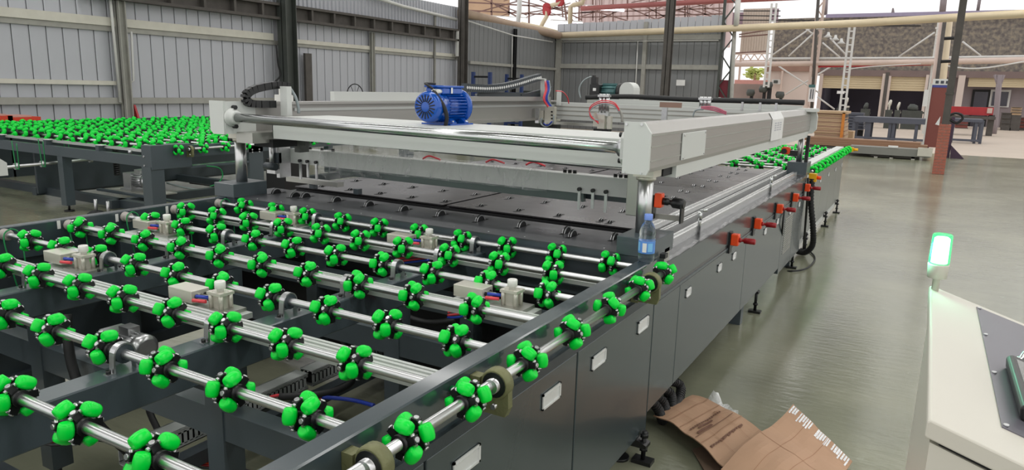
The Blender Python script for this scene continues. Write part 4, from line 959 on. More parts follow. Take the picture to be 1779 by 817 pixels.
blo = bpy.data.objects.new('beacon_glow', bl); COL.objects.link(blo); blo.location = (bc[0] - .05, bc[1], bc[2] + .10)

# ================================================================== LEFT ROLLER TABLE
LX0, LX1, LY0_, LY1_ = -12.2, -7.27, 4.85, 9.45
T = thing('roller_table', 'second roller table at the left, far behind the front one, dense with green omni wheels', 'roller table', (-9.7, 7.1, 0))
rows = int((LY1_ - LY0_ - .1) / .3)
for i in range(rows):
    ys = LY0_ + .12 + i * .3
    MB().cyl((LX0 + .05, ys, .9), (LX1 - .06, ys, .9), .0135, 8).build('shaft', M_steel, T)
    x = LX1 - .12 - (0 if i % 2 == 0 else .131); ph = random.uniform(0, 2)
    while x > LX0 + .1: omni(T, x, ys, .9, ph + random.uniform(-.5, .5), 'x', False, 1.45); x -= .2625
MB().box(LX1 - .06, LX1, LY0_ + .0, LY1_, .77, .905).build('side_beam', M_frame, T)
MB().box(LX0, LX0 + .06, LY0_, LY1_, .77, .935).build('side_beam', M_frame_d, T)
MB().box(LX0, LX1, LY0_ - .04, LY0_ + .02, .685, .80).build('front_beam', M_frame, T)
MB().box(LX0, LX1, LY1_ - .04, LY1_ + .02, .685, .93).build('rear_beam', M_frame_d, T)
MB().box(LX0, LX1, LY0_ + .05, LY0_ + .10, .83, .86).build('alloy_rail', M_satin, T)
for xx in (-11.6, -10.5, -9.4, -8.3): b = MB(); b.box(xx - .03, xx + .03, LY0_ - .02, LY0_ + .08, .80, .86); b.box(xx - .06, xx + .06, LY0_ + .0, LY0_ + .06, .86, .868, 1); b.build('rail_bracket', [M_frame, M_label], T)
for xx in (-7.45, -7.75): MB().cyl((xx, LY0_ + .03, .80), (xx, LY0_ + .03, .84), .02, 8).build('roller_pin', M_zinc, T)
MB().box(-7.42, LX1 + .02, LY0_ - .05, LY0_ + .45, .66, .925).build('corner_box', M_frame, T, bevel=.004)
b = MB()
for z in (.70, .80): b.cyl((-7.38, LY0_ - .056, z), (-7.38, LY0_ - .048, z), .012, 8)
b.build('bolt', M_zinc, T)
for xx, wdt in ((-7.34, .16), (-9.07, .11), (-10.9, .11)):
    for yy in (LY0_ + .02, LY1_ - .1):
        MB().box(xx - wdt / 2, xx + wdt / 2, yy - wdt / 2, yy + wdt / 2, .1 if yy > 6 else .08, .69).build('leg', M_frame, T)
        b = MB(); b.cyl((xx, yy, 0), (xx, yy, .015), .06, 10); b.cyl((xx, yy, .015), (xx, yy, .1), .014, 8); b.build('leg_foot', M_black, T)
MB().box(LX1 - .11, LX1 + .0, 6.12, 6.34, .06, .885).build('corner_post', M_frame, T)
b = MB()
for z in (.80, .77): b.cyl((LX1 - .0, 6.17, z), (LX1 + .008, 6.17, z), .01, 8); b.cyl((LX1 - .0, 6.28, z), (LX1 + .008, 6.28, z), .01, 8)
b.build('bolt', M_zinc, T)
MB().box(LX1 - .11, LX1, 9.2, 9.4, .06, .885).build('corner_post', M_frame, T)
for yy in (5.1, 7.0): MB().box(-12.1, LX1 - .05, yy - .05, yy + .05, .10, .20).build('lower_rail', M_frame_d, T)
for xx in (-7.33, -8.35, -10.0): MB().box(xx - .05, xx + .05, 4.95, 9.3, .10, .20).build('lower_rail', M_frame_d, T)
# dark back panels under the table
MB().box(-9.94, -9.9, 4.95, 9.4, .13, .80).build('back_panel', M_frame_d, T)
MB().box(LX1 - .10, LX1 + .02, 5.28, 6.1, .645, .67).build('edge_rail', M_frame, T)
# outer row with shaft along y
MB().cyl((LX1 + .07, 5.3, .868), (LX1 + .07, 7.9, .868), .014, 8).build('edge_shaft', M_steel, T)
for yy in (5.08 + .0, 5.42, 5.72, 6.02, 6.55, 6.85, 7.15, 7.45, 7.75): omni(T, LX1 + .07, yy + .0, .865, None, 'y', False, 1.15) if yy > 5.2 else None
omni(T, LX1 + .07, 5.10, .865, None, 'y', False, 1.15)
iron_bearing(T, LX1 + .075, 5.25, .865)
MB().tube([(-7.2, 5.45, .66), (-7.2, 5.62, .62), (-7.2, 5.66, .52), (-7.2, 5.58, .44), (-7.2, 5.48, .42)], .008, 6).build('round_belt', M_greenbelt, T)
DA, DB = PX(8, 291, -9.3), PX(200, 273, -9.3); MB().cyl(DA, DB, .018, 8).build('drive_shaft', M_steel, T)
b = MB()
for k in range(5):
    p = DA.lerp(DB, .08 + k * .22); MB().cyl(p, p + (DB - DA).normalized() * .035, .04, 10).build('belt_pulley', M_zinc, T)
for k in range(3):
    p = DA.lerp(DB, .08 + k * .22); MB().tube([p + Vector((0, 0, .3)), p + Vector((.03, 0, 0)), p + Vector((.08, 0, -.34 if k == 2 else -.02)), p + Vector((.1, 0, 0)), p + Vector((.1, 0, .28))], .006, 5).build('round_belt', M_greenbelt, T)
gearmotor(T, -8.72, 5.55, .36, 1.15)
b = MB(); 
for k in range(14): b.cyl((-9.1, 5.5, .40 + k * .028), (-9.02, 5.52, .41 + k * .028), .016, 5)
b.build('drive_chain', M_black, T)
MB().box(-9.2, -7.4, 5.30, 5.36, .20, .225).build('motor_shelf', M_frame, T); MB().box(-9.1, -8.2, 5.36, 5.75, .205, .22).build('motor_shelf', M_girtd, T)
for xx in (-8.55, -8.3):
    MB().cyl((xx, 4.9, .02), (xx, 4.9, .2), .02, 6).build('lift_bolt', M_zinc, T); MB().lathe([(.1, 0), (.1, .03), (.05, .06), (0, .06)], (xx, 4.9, 0), (0, 0, 1), 14).build('rubber_foot', M_rubber, T)
hose(T, [PZ(330, 318, .12), PZ(360, 322, .12), PZ(400, 330, .12)], .012, M_rubber, 'cable')
hose(T, [PZ(290, 318, .14), PZ(330, 328, .14), PZ(372, 331, .14)], .014, M_clearhose, 'cable')

LB = thing('control_console', 'grey corner of a small console at the far left edge beside the second roller table', 'control console', PX(-30, 330, -7.6))
q = PX(12, 283, -6.9); q2 = PX(0, 250, -6.9)
b = MB(); b.prism([(q.y - .9, q.z - .11), (q.y, q.z - .11), (q.y, q.z), (q.y - .28, q.z + .22), (q.y - .9, q.z + .22)], -7.6, -6.9, 'x'); b.build('console_head', M_white, LB)
MB().box(-7.4, -7.1, q.y - .7, q.y - .45, .02, q.z - .1).build('console_stand', M_frame, LB); MB().box(-7.5, -7.0, q.y - .8, q.y - .35, 0, .03).build('console_base', M_frame, LB)
for i, (u0, u1, v0, v1) in enumerate(((-14, 22, 203, 217), (15, 71, 205, 216))):
    g = thing('orange_case', ('open orange case at the far left edge against the ribbed wall' if i == 0 else 'longer orange case just right of another one, behind the green wheels'), 'case', P(u1, v1, 6.6) if 0 else Vector((0, 0, 0)))
    a = PX(u0, v1, -12.75); c = PX(u1, v0, -12.75)
    g.location = (-12.9, (a.y + c.y) / 2, 0); WM[g] = Matrix.Translation(g.location)
    MB().box(-13.15, -12.75, a.y, c.y, a.z - .05, c.z + .02).build('case_body', M_orangebox, g); MB().box(-13.15, -12.75, a.y, a.y + (c.y - a.y) * .72, c.z + .02, c.z + .045).build('case_lid', mat('pinkish_lid', (206, 150, 140), .5), g)
    MB().box(-13.1, -12.8, a.y + .02, c.y - .02, 0, a.z - .05).build('case_stand', M_frame_d, g)
    MB().box(-12.75, -12.745, c.y - .09, c.y - .02, .80, .86).build('pale_sticker', M_label, g)
tag(MB().prism([(0, 0), (.25, 0), (.03, .55), (0, .55)], -.02, .02, 'y').build('wall_stain_guard', M_redpipe, None, (XW + .12, 8.9, .55)), 'small red triangular board at the foot of the thin grey wall post', 'board')

# ================================================================== FAR ROLLER TABLE
FY0, FY1, FXR = 7.68, 11.5, -1.03
T = thing('roller_table', 'farthest roller table, past the dark bed, green wheels packed along its right edge', 'roller table', (-2.5, 9.6, 0))
MB().box(FXR - .10, FXR, FY0 + .1, FY1, .80, .935).build('side_beam', M_white, T); MB().box(-3.85, -3.78, FY0, FY1, .78, .93).build('side_beam', M_frame, T)
for i in range(12):
    ys = FY0 + .22 + i * .3
    MB().cyl((-3.8, ys, .9), (FXR - .08, ys, .9), .0135, 8).build('shaft', M_steel, T)
    x = FXR - .20 - (0 if i % 2 == 0 else .131)
    while x > -3.7: omni(T, x, ys, .9, None, 'x', False, 1.1); x -= .2625
MB().box(-3.8, FXR - .1, 8.45, 9.1, .86, .905).build('cover_plate', M_bed, T)
MB().cyl((FXR + .065, 7.75, .9), (FXR + .065, FY1, .9), .0135, 8).build('edge_shaft', M_steel, T)
yy = 7.85
while yy < FY1: omni(T, FXR + .065, yy, .9, None, 'y', False); yy += .3
M_panl = mat('pale_grey_panel', (138, 142, 138), .3, .3, .06, 1)
for i in range(5):
    y0 = FY0 + .02 + i * .765
    p = MB().box(FXR - .03, FXR + .01, y0 + .005, y0 + .76, .17, .80).build('side_panel', M_panl, T, bevel=.003); recessed_handle(p, FXR + .01, y0 + .6, .68, .09, .045)
for yy in (8.2, 9.9, 11.2): level_foot(T, -1.0, yy, .17)
MB().box(FXR - .06, FXR - .0, FY0, FY1, .10, .16).build('lower_rail', M_white, T)
for xx in (-3.8, -2.4): 
    for yy in (7.8, 9.6, 11.4): MB().box(xx - .04, xx + .04, yy - .04, yy + .04, 0, .78).build('leg', M_frame, T)
b = MB(); b.box(-.97, -.90, FY1 - .02, FY1 + .06, .87, .93); b.cyl((-.9, FY1 + .02, .9), (-.84, FY1 + .02, .9), .02, 8); b.build('stop_switch', M_yellow, T)
b = MB(); b.box(-.96, -.89, 7.56, 7.63, .82, .90); b.cyl((-.89, 7.6, .86), (-.85, 7.6, .86), .018, 8, mi=1); b.build('stop_switch', [M_yellow, M_orange], T)
CH = thing('corrugated_hose', 'black corrugated hose hanging down beside the far base block to the floor', 'hose', (-.93, 7.75, 0))
def corr(pts, r, parent, mt=M_rubber, name='hose_body', pitch=.02):
    q = smoothp([Vector(p) for p in pts], 8); b = MB(); b.tube(q, r * .86, 8, smooth=False)
    for i in range(0, len(q) - 1):
        d = (q[i + 1] - q[i]); n = max(1, int(d.length / pitch))
        for k in range(n): p = q[i].lerp(q[i + 1], k / n); b.cyl(p, p + d.normalized() * pitch * .5, r, 8)
    return b.build(name, mt, parent)
corr([(-.93, 7.58, .85), (-.92, 7.60, .62), (-.88, 7.66, .35), (-.88, 7.78, .15), (-.95, 7.85, .05), (-1.03, 7.9, .04)], .03, CH)
tag(MB().tube([PX(1404, 310, -.955), PX(1403, 340, -.94), PZ(1396, 432, .02)], .012, 6).build('machine_cable', M_rubber), 'straight black cable running down the bed corner beside the corrugated hose', 'cable')
tag(MB().tube([PX(1363, 365, -.955), PX(1359, 400, -.952), PZ(1355, 466, .012), PZ(1375, 471, .012), PZ(1402, 466, .012), PZ(1416, 450, .012), PZ(1408, 438, .012), PZ(1396, 434, .012)], .008, 6).build('floor_cable', M_rubber), 'thin dark cable lying in a loop on the floor at the bed side', 'cable')
for i, (a0, a1, s) in enumerate((((-1.02, 3.36), (-1.03, 3.9), 1.0), ((-1.00, 3.26), (-.98, 3.66), .8), ((-.99, 3.2), (-.95, 3.5), .7), ((-1.0, 3.15), (-.93, 3.38), .6))):
    hz = thing('corrugated_hose', ('longest', 'second', 'third', 'nearest')[i] + ' of four black hoses fanning out under the table corner behind the cardboard', 'hose', (a0[0], a0[1], 0))
    p0 = Vector((-1.05, a0[1], .22)); p1 = PZ((1180, 1163, 1150, 1141)[i], (668, 682, 697, 708)[i], .10); p2 = PZ((1174, 1168, 1160, 1152)[i], (708, 716, 722, 730)[i], .035)
    corr([p0, p1, (p1 + p2) / 2 + Vector((.01, 0, -.02)), p2], .026, hz, M_rubber, 'hose_body')

# ================================================================== CARDBOARD AND SCRAPS
def sheet_grid(corners, nu, nv, hf, name, mt, label, cat, thick=.005):
    a, b_, c, d = [Vector(p) for p in corners]; m_ = MB()
    for i in range(nu + 1):
        for j in range(nv + 1):
            s, t = i / nu, j / nv; p = a.lerp(b_, s).lerp(d.lerp(c, s), t); p.z += hf(s, t); m_.v.append(tuple(p))
    for i in range(nu):
        for j in range(nv): q = i * (nv + 1) + j; m_.f.append((q, q + nv + 1, q + nv + 2, q + 1)); m_.m.append(0); m_.s.append(False)
    o = m_.build(name, mt); md = o.modifiers.new('thick', 'SOLIDIFY'); md.thickness = thick; tag(o, label, cat); WM[o] = Matrix.Identity(4); return o, m_
hA = lambda s, t: .035 + .030 * math.sin(t * PI) * (1 - s * .3) + .010 * abs(math.sin(t * 7)) + .008 * noise.noise(Vector((s * 4, t * 5, 2))) 
ca, ga = sheet_grid([PZ(1134, 733, .02), PZ(1202, 697, .02), PZ(1334, 770, .02), PZ(1262, 832, .02)], 14, 26, hA, 'cardboard_sheet', M_card, 'flattened brown cardboard box with dark printing lying beside the table foot', 'cardboard')
hB = lambda s, t: .06 + .02 * math.sin(s * 6) + .10 * s * (1 - t) * .5 + .008 * noise.noise(Vector((s * 5, t * 5, 7)))
cb, gb = sheet_grid([PZ(1250, 840, .02), PZ(1374, 737, .02), PZ(1478, 822, .0), PZ(1400, 900, .0)], 18, 16, hB, 'cardboard_sheet', M_card, 'second cardboard sheet with shiny torn tape strip along its edge', 'cardboard')
cc_, gc = sheet_grid([PZ(1202, 785, .0), PZ(1226, 778, .0), PZ(1285, 830, .0), PZ(1240, 850, .0)], 4, 4, lambda s, t: .012, 'cardboard_sheet', mat('dull_cardboard', (120, 100, 84), .8), 'small dull cardboard piece underneath the larger flattened box', 'cardboard')
def on_sheet(g, nu, nv, s, t, off=.004):
    i = min(nu - 1, int(s * nu)); j = min(nv - 1, int(t * nv)); fs = s * nu - i; ft = t * nv - j
    A = Vector(g.v[i * (nv + 1) + j]); B = Vector(g.v[(i + 1) * (nv + 1) + j]); C_ = Vector(g.v[(i + 1) * (nv + 1) + j + 1]); D = Vector(g.v[i * (nv + 1) + j + 1])
    p = A.lerp(B, fs).lerp(D.lerp(C_, fs), ft); p.z += off; return p
def prints(g, nu, nv, rects, mt, par, name, off=.006):
    b = MB()
    for s0, s1, t0, t1 in rects:
        k = max(1, int((t1 - t0) * nv * 1.5)); l = max(1, int((s1 - s0) * nu * 1.5))
        for i in range(k):
            for j in range(l):
                ta, tb = t0 + (t1 - t0) * i / k, t0 + (t1 - t0) * (i + 1) / k; sa, sb = s0 + (s1 - s0) * j / l, s0 + (s1 - s0) * (j + 1) / l
                b.quad([on_sheet(g, nu, nv, *q, off) for q in ((sa, ta), (sb, ta), (sb, tb), (sa, tb))])
    return b.build(name, mt, par)
random.seed(5); R1 = []
for k in range(15): R1.append((.10 + k * .05, .10 + k * .05 + .034, .46, .475 + random.random() * .012)); 
for k in range(14): R1.append((.08 + k * .055, .08 + k * .055 + .038, .745, .765 + random.random() * .012))
R1 += [(.22, .55, .50, .525), (.12, .46, .545, .575), (.02, .92, .585, .592)]
prints(ga, 14, 26, R1, M_cardp, ca, 'box_print')['kind'] = 'stuff'
prints(ga, 14, 26, [(.0, 1, .22, .226), (.0, 1, .38, .385), (.0, 1, .67, .675), (.30, .304, 0, 1), (.72, .724, 0, 1)], mat('cardboard_crease', (158, 116, 88), .8), ca, 'crease')
b = []; random.seed(9)
for k in range(26): 
    t = .02 + k * .037; b.append((.93 - .05 * random.random(), .995, t, t + .02 + .012 * random.random())) if k not in (3, 10, 11, 18) else None
prints(gb, 18, 16, b, mat('foil_tape', (235, 235, 236), .25, .3, .1, 60, .5, 120), cb, 'torn_tape')['kind'] = 'stuff'
prints(gb, 18, 16, [(.5, .505, 0, 1), (0, 1, .3, .306), (0, 1, .62, .626)], mat('cardboard_crease', (158, 116, 88), .8), cb, 'crease')
fs = MB(); p0 = PZ(1240, 722, 0); random.seed(11)
for i in range(7):
    for j in range(6):
        q = PZ(1228 + i * 9, 700 + j * 4 + i * 3.2, .0); fs.v.append((q.x, q.y, .012 + .045 * abs(noise.noise(Vector((i * 1.7, j * 1.3, .5)))) + (.06 if 1 <= i <= 2 and j < 2 else 0)))
for i in range(6):
    for j in range(5): a = i * 6 + j; fs.f.append((a, a + 6, a + 7, a + 1)); fs.m.append(0); fs.s.append(True)
fs.quad([PZ(1238, 716, .02), PZ(1252, 712, .02), PZ(1255, 712, .16), PZ(1243, 714, .17)], 0, True)
tag(fs.build('plastic_scrap', mat_film('scrap_film', .5)), 'crumpled clear plastic film scrap lying behind the flattened cardboard box', 'plastic film')

# ================================================================== BACKGROUND
def lattice(name, label, u, v0, v1, y, wpx, mt, nr=8, t=.07, diag=False, group=None, cat='lattice column', tag_it=True, floor=True):
    vm = (v0 + v1) / 2; x = P(u, vm, y).x; z1 = P(u, v0, y).z; z0 = 0 if floor else P(u, v1, y).z
    wd = abs(P(u + wpx / 2, vm, y).x - P(u - wpx / 2, vm, y).x)
    r = thing(name, label, cat, (x, y, z0), group=group)
    for s in (-1, 1): MB().box(x + s * wd / 2 - t / 2, x + s * wd / 2 + t / 2, y - t / 2, y + t / 2, z0, z1).build('chord', mt, r)
    h = z1 - z0; n = max(3, int(h / (wd * 1.35)))
    for k in range(n):
        za, zb = z0 + h * (k + .3) / n, z0 + h * (k + 1.3) / n
        if diag: MB().bar((x - wd / 2 * (1 if k % 2 else -1), y, za), (x + wd / 2 * (1 if k % 2 else -1), y, min(zb, z1)), t * .5).build('brace', mt, r)
        else: MB().box(x - wd / 2, x + wd / 2, y - t / 3, y + t / 3, za - t / 3, za + t / 3).build('rung', mt, r)
    return r
def pole(name, label, cat, pts, r, mt, seg=8, smooth=False, group=None):
    return tag(MB().tube(pts, r, seg, smooth=smooth).build(name, mt), label, cat, group)
# slanting-looking column in front of the back wall
xx = P(1158, 120, 22).x; hcol('steel_column', xx, 22, 6.9, .24, .22, M_rust, 'dark brown steel column in front of the back wall, behind the brown clamp block')
# brick pillar with column
BP = thing('brick_pillar', 'dark steel column cased in red bricks at its foot, standing alone on the green floor at the right', 'column', (.32, 18.7, 0))
cx_, cy_ = .32, 18.75
MB().box(cx_ - .115, cx_ + .105, cy_ - .11, cy_ + .11, 0, 1.11).build('mortar_core', M_mortar, BP)
bme = MB().box(-.066, .066, -.006, .03, 0, .056).mesh('brick', M_brick); bme2 = MB().box(-.006, .03, -.066, .066, 0, .056).mesh('brick', M_brick)
for k in range(17):
    z = .006 + k * .0655; f = .36 if k % 2 else .64; L_ = .232; xs0 = cx_ - .121
    for a_, c_ in ((xs0, xs0 + L_ * f - .005), (xs0 + L_ * f + .005, xs0 + L_)):
        MB().box(a_, c_, cy_ - .122, cy_ - .095, z, z + .056).build('brick', M_brick, BP)
    for a_, c_ in ((cy_ - .094, cy_ - .094 + .19 * f), (cy_ - .084 + .19 * f, cy_ + .11)):
        MB().box(cx_ - .124, cx_ - .10, a_, c_, z, z + .056).build('brick', M_brick, BP)
tilt = .0
MB().box(cx_ - .075, cx_ + .065, cy_ - .08, cy_ + .08, 1.11, 6.9).build('steel_shaft', M_rust, BP)
for z in (1.75,): MB().box(cx_ - .09, cx_ + .08, cy_ - .09, cy_ + .09, z, z + .05).build('collar', M_rust, BP)
MB().prism([(cx_ - .20, 1.10), (cx_ - .12, 1.08), (cx_ - .12, 1.28)], cy_ - .16, cy_ - .14, 'y').build('white_rag', M_label, BP)
# big horizontal pipes
pole('ceiling_pipe', 'long cream pipe running in front of the back wall and on to the right', 'pipe', [P(963, 62, 27.6), P(1250, 50, 27.3), P(1500, 40, 26.9), P(1650, 31, 26.7), P(1779, 24, 26.5), P(1850, 21, 26.4)], .125, M_pipe, 10)
pole('ceiling_pipe', 'brownish duct sloping along the top of the left wall down into the corner', 'pipe', [P(800, 22, 20.5), P(860, 36, 23.5), P(920, 50, 26), P(972, 62, 27.5)], .15, mat('brown_duct', (172, 150, 130), .6, .1, .2, 2), 10)
pole('ceiling_pipe', 'thinner pale pipe just above the brown duct', 'pipe', [P(905, 42, 26.5), P(935, 48, 27.2), P(968, 57, 27.8)], .10, M_pipe, 8)
pole('steam_pipe', 'vertical pale grey pipe above the left wall end', 'pipe', [P(903, -10, 28.6), P(902, 20, 28.6), P(899, 44, 28.6)], .11, M_pipeg, 8)
pole('steam_pipe', 'pale pipe that bends at the top and drops behind the back wall', 'pipe', [P(1016, -8, 29), P(1012, 5, 29), P(996, 9, 29), P(991, 12, 29), P(990, 50, 29)], .10, M_pipe, 8)
vp = thing('steam_pipe', 'red-fitted valve pipe above the room corner', 'pipe', P(945, 40, 28.8))
MB().tube([P(975, 2, 28.8), P(970, 6, 28.8), P(952, 11, 28.8), P(950, 16, 28.8), P(950, 28, 28.8), P(943, 40, 28.8), P(938, 50, 28.8)], .09, 8, smooth=False).build('pipe_run', M_pipe, vp)
for u, v in ((950, 13), (950, 20), (973, 3)): MB().lathe([(.13, -.03), (.2, -.03), (.2, .03), (.13, .03)], P(u, v, 28.75), (0, 1, .2), 12).build('valve_flange', M_redpipe, vp)
pole('cross_beam', 'long reddish beam crossing at the very top right of the back wall', 'beam', [P(1010, 15, 30), P(1260, 1, 30), P(1420, -6, 30)], .13, mat('faded_red_beam', (176, 104, 100), .6, 0, .2, 1), 4)
# roof trusses and hanging tubes beyond the back wall
UP = thing('roof_sheet', 'pale corrugated sheet roof seen above the back wall', 'roof'
 , P(1120, 20, 46))
x0, x1 = P(1005, 20, 46).x, P(1262, 20, 46).x; k = 0; x = x0; pm3 = MB().box(0, .42, 0, .05, 0, 3.6).mesh('roof_panel', mat('pinkish_sheet', (206, 186, 184), .6, 0, .1, 1)); pm4 = MB().box(0, .10, -.04, 0, 0, 3.6).mesh('roof_rib', mat('pinkish_rib', (188, 166, 164), .6))
while x < x1:
    inst('roof_panel', pm3, UP, (x, 46, 4.4)); inst('roof_rib', pm4, UP, (x, 46, 4.4)); x += .43
tag(rect(800, -8, 884, 30, 40, .1, 'tarpaulin', mat('brown_tarp', (186, 156, 128), .8, 0, .3, .5)), 'brownish translucent sheet high up at the left behind the rusty column', 'sheet')
for i, (ua, va, ub, vb) in enumerate(((846, 31, 915, 35), (1017, 13, 1084, 18), (958, 39, 1012, 42), (1585, 0, 0, 0))):
    if ub == 0: continue
    f = thing('tube_light', ('long lit fluorescent tube', 'lit fluorescent tube under the red beam', 'lit fluorescent tube right above the back wall edge')[i] + (' over the left wall end' if i == 0 else ''), 'lamp', P(ua, va, 31))
    a, c = P(ua, va, 31), P(ub, vb, 31); MB().tube([a, c], .06, 8, smooth=False).build('lit_tube', M_tube, f); MB().bar(a + Vector((0, 0, .10)), c + Vector((0, 0, .10)), .18, .05).build('housing', M_pipeg, f)
TR = thing('roof_truss', 'web of thin rusty roof truss bars high above the back wall', 'roof truss', P(1000, 20, 34))
M_trb = mat('truss_brown', (120, 92, 84), .7, .1, .3, 2)
random.seed(21)
def tbar(u0, v0, u1, v1, y, w=.05): MB().bar(P(u0, v0, y), P(u1, v1, y), w).build('truss_bar', M_trb, TR)
for (u0, v0, u1, v1, y) in ((812, 4, 960, 12, 34), (812, 18, 960, 26, 34), (860, 8, 900, 30, 34), (854, -6, 854, 32, 34), (919, -6, 919, 42, 34), (884, 10, 884, 26, 34), (830, -4, 915, 26, 35), (870, -6, 1000, 24, 35), (930, -4, 1010, 34, 35), (905, 24, 1010, 8, 35), (980, 4, 985, 42, 34), (1000, 10, 1090, 36, 35), (1010, 30, 1260, 24, 36), (1010, 22, 1260, 14, 36), (1030, -5, 1030, 36, 36), (1090, -5, 1090, 34, 36), (1065, -5, 1065, 38, 36), (1140, -5, 1140, 32, 36), (1115, 8, 1160, 32, 36), (1040, 34, 1090, 12, 36), (1090, 12, 1140, 34, 36), (1140, 34, 1190, 12, 36), (1190, 12, 1240, 30, 36), (1190, -5, 1190, 32, 36), (1225, -5, 1225, 26, 36), (960, 26, 1040, 20, 36), (812, 26, 900, 2, 35), (975, -5, 978, 30, 33)):
    tbar(u0, v0, u1, v1, y, .07 if y == 34 else .055)
for k in range(34):
    u = 1005 + random.random() * 245; v = -4 + random.random() * 34
    if k % 3 == 0: tbar(u, -6, u, 40, 36.5, .035)
    elif k % 3 == 1: tbar(u, v, min(1255, u + 35 + random.random() * 50), v + random.choice((-16, 14, 2)), 37, .04)
    else: tbar(u - 190, v, min(1000, u - 150), v + random.choice((-12, 12)), 34.5, .035)
# dark lattice mast and pale posts at the end of the back wall
LM = lattice('lattice_mast', 'dark lattice mast at the right end of the back wall', 1257 + 6, -12, 180, 27.5, 20, M_column, t=.09, diag=True)
pole('steel_post', 'pale post right of the dark lattice mast, upper half', 'post', [P(1283, -10, 27.2), P(1279, 45, 27.2)], .10, M_pipeg, 8)
pole('steel_post', 'grey post right of the dark lattice mast, lower half', 'post', [P(1276, 54, 27.4), P(1270, 190, 27.4), Vector((P(1270, 190, 27.4).x, 27.4, 0))], .07, M_girtd, 8)
tag(rect(1241, 139, 1262, 268, 27.6, .08, 'maroon_door', mat('maroon_sheet', (122, 44, 56), .6)), 'maroon metal sheet at the foot of the dark lattice mast', 'sheet')
tag(rect(1247, 169, 1252, 174, 27.5, .03, 'switch_box', M_label), 'tiny white switch box on the maroon sheet', 'box')
# red hued foliage / bright cluster region replaced by beam stubs
# middle distance: corrugated gable, brick-low wall, rose wall
CG = thing('corrugated_gable', 'beige corrugated sheet gable beyond the back wall, right of the dark mast', 'gable wall', P(1310, 90, 50)); yq = 50
x0, x1 = P(1288, 60, yq).x, P(1338, 60, yq).x; zb = P(1310, 92, yq).z; zt = P(1310, 15, yq).z; nn = 22; wd = (x1 - x0) / nn
cgm = MB().box(0, wd * .93, 0, .06, 0, zt - zb).mesh('gable_panel', M_corr)
for k in range(nn): inst('gable_panel', cgm, CG, (x0 + k * wd, yq - (.03 if k % 2 else 0), zb))
tag(rect(1233, 22, 1290, 47, 49, .1, 'upper_sheet', mat('mauve_sheet', (142, 122, 132), .7, 0, .2, 1)), 'mauve grey sheet patch behind the top of the dark mast', 'sheet')
tag(rect(1338, 15, 1352, 38, 49.6, .1, 'gable_return', mat('mauve_sheet', (142, 122, 132), .7)), 'narrow grey sheet right of the beige gable top', 'sheet')
for i, v in enumerate((19, 27, 35, 44)): pole('wire_line', ('uppermost', 'second', 'third', 'lowest')[i] + ' of the thin dark lines crossing before the beige gable', 'cable', [P(1284, v, 42), P(1356 if i < 2 else 1600, v + (1 if i else 0), 42)], .028, M_dark, 5)
for i, (a, c) in enumerate((((1284, 60), (1335, 52)), ((1284, 64), (1335, 60)), ((1278, 92), (1335, 89)))): pole('thin_beam', ('upper', 'middle', 'lower')[i] + ' thin rail across the beige gable', 'rail', [P(*a, 44), P(*c, 44)], .04, M_trb, 5)
LT = MB().bar(P(1276, 94, 49.6), P(1338, 93, 49.6), .09).build('lattice_girder', M_pipe2, CG)
for v in (105,): MB().bar(P(1276, v + 1, 49.6), P(1338, v, 49.6), .09).build('chord', M_pipe2, LT)
for k in range(8): MB().bar(P(1278 + k * 6.5, 94 if k % 2 else 104, 49.6), P(1284.5 + k * 6.5, 104 if k % 2 else 94, 49.6), .06).build('brace', M_pipe2, LT)
lattice('lattice_column', 'pale lattice column right of the beige corrugated gable', 1338, 6, 152, 38, 8, M_pipeg, t=.09, floor=False)
tag(rect(1270, 146, 1330, 190, 45, .3, 'boundary_wall', mat('dirty_concrete', (150, 132, 124), .85, 0, .35, .8)), 'dirty low concrete wall under the bright opening', 'wall')
tag(rect(1276, 139, 1332, 146, 46, .3, 'wall_coping', mat('faded_pink', (206, 150, 140), .8)), 'faded pink coping on the low concrete wall', 'wall')
tb = thing('tree', 'sunlit yellow-green tree seen through the bright opening', 'tree', P(1318, 150, 62))
random.seed(2)
lf = MB()
for k in range(160):
    c = P(1310 + random.gauss(0, 7), 128 + random.gauss(0, 5), 62 + random.random()); R = Matrix.Translation(c) @ Matrix.Rotation(random.random() * 6, 4, 'Z') @ Matrix.Rotation(random.random() * 3, 4, 'X'); lf.box(-.16, .16, -.1, .1, -.01, .01, 0, R)
lf.build('foliage', mat('leaves_yellow_green', (200, 210, 130), .7), tb, kind='stuff'); MB().cyl((P(1312, 150, 62).x, 62, 0), P(1312, 128, 62), .1, 8).build('trunk', M_timber, tb)
RW = thing('rose_wall', 'pale rose plaster wall with an air conditioner, left of the shuttered workshops', 'wall', P(1370, 180, 53)); rect(1328, 124, 1412, 198, 53, .3, 'wall_face', M_rose, RW)
rect(1328, 115, 1424, 124, 52.8, .4, 'eave', mat('rusty_eave', (142, 112, 98), .8, 0, .3, 1), RW)
rect(1356, 123, 1359, 160, 52.7, .1, 'drain_pipe', M_pipe2, RW)
AC = thing('air_conditioner', 'white air conditioner box on the pale rose wall', 'air conditioner', P(1347, 145, 52.4)); rect(1341, 138, 1354, 146, 52.2, .5, 'casing', M_pipeg, AC); rect(1344, 139.5, 1351, 144.5, 52.1, .08, 'fan_grille', M_column, AC)
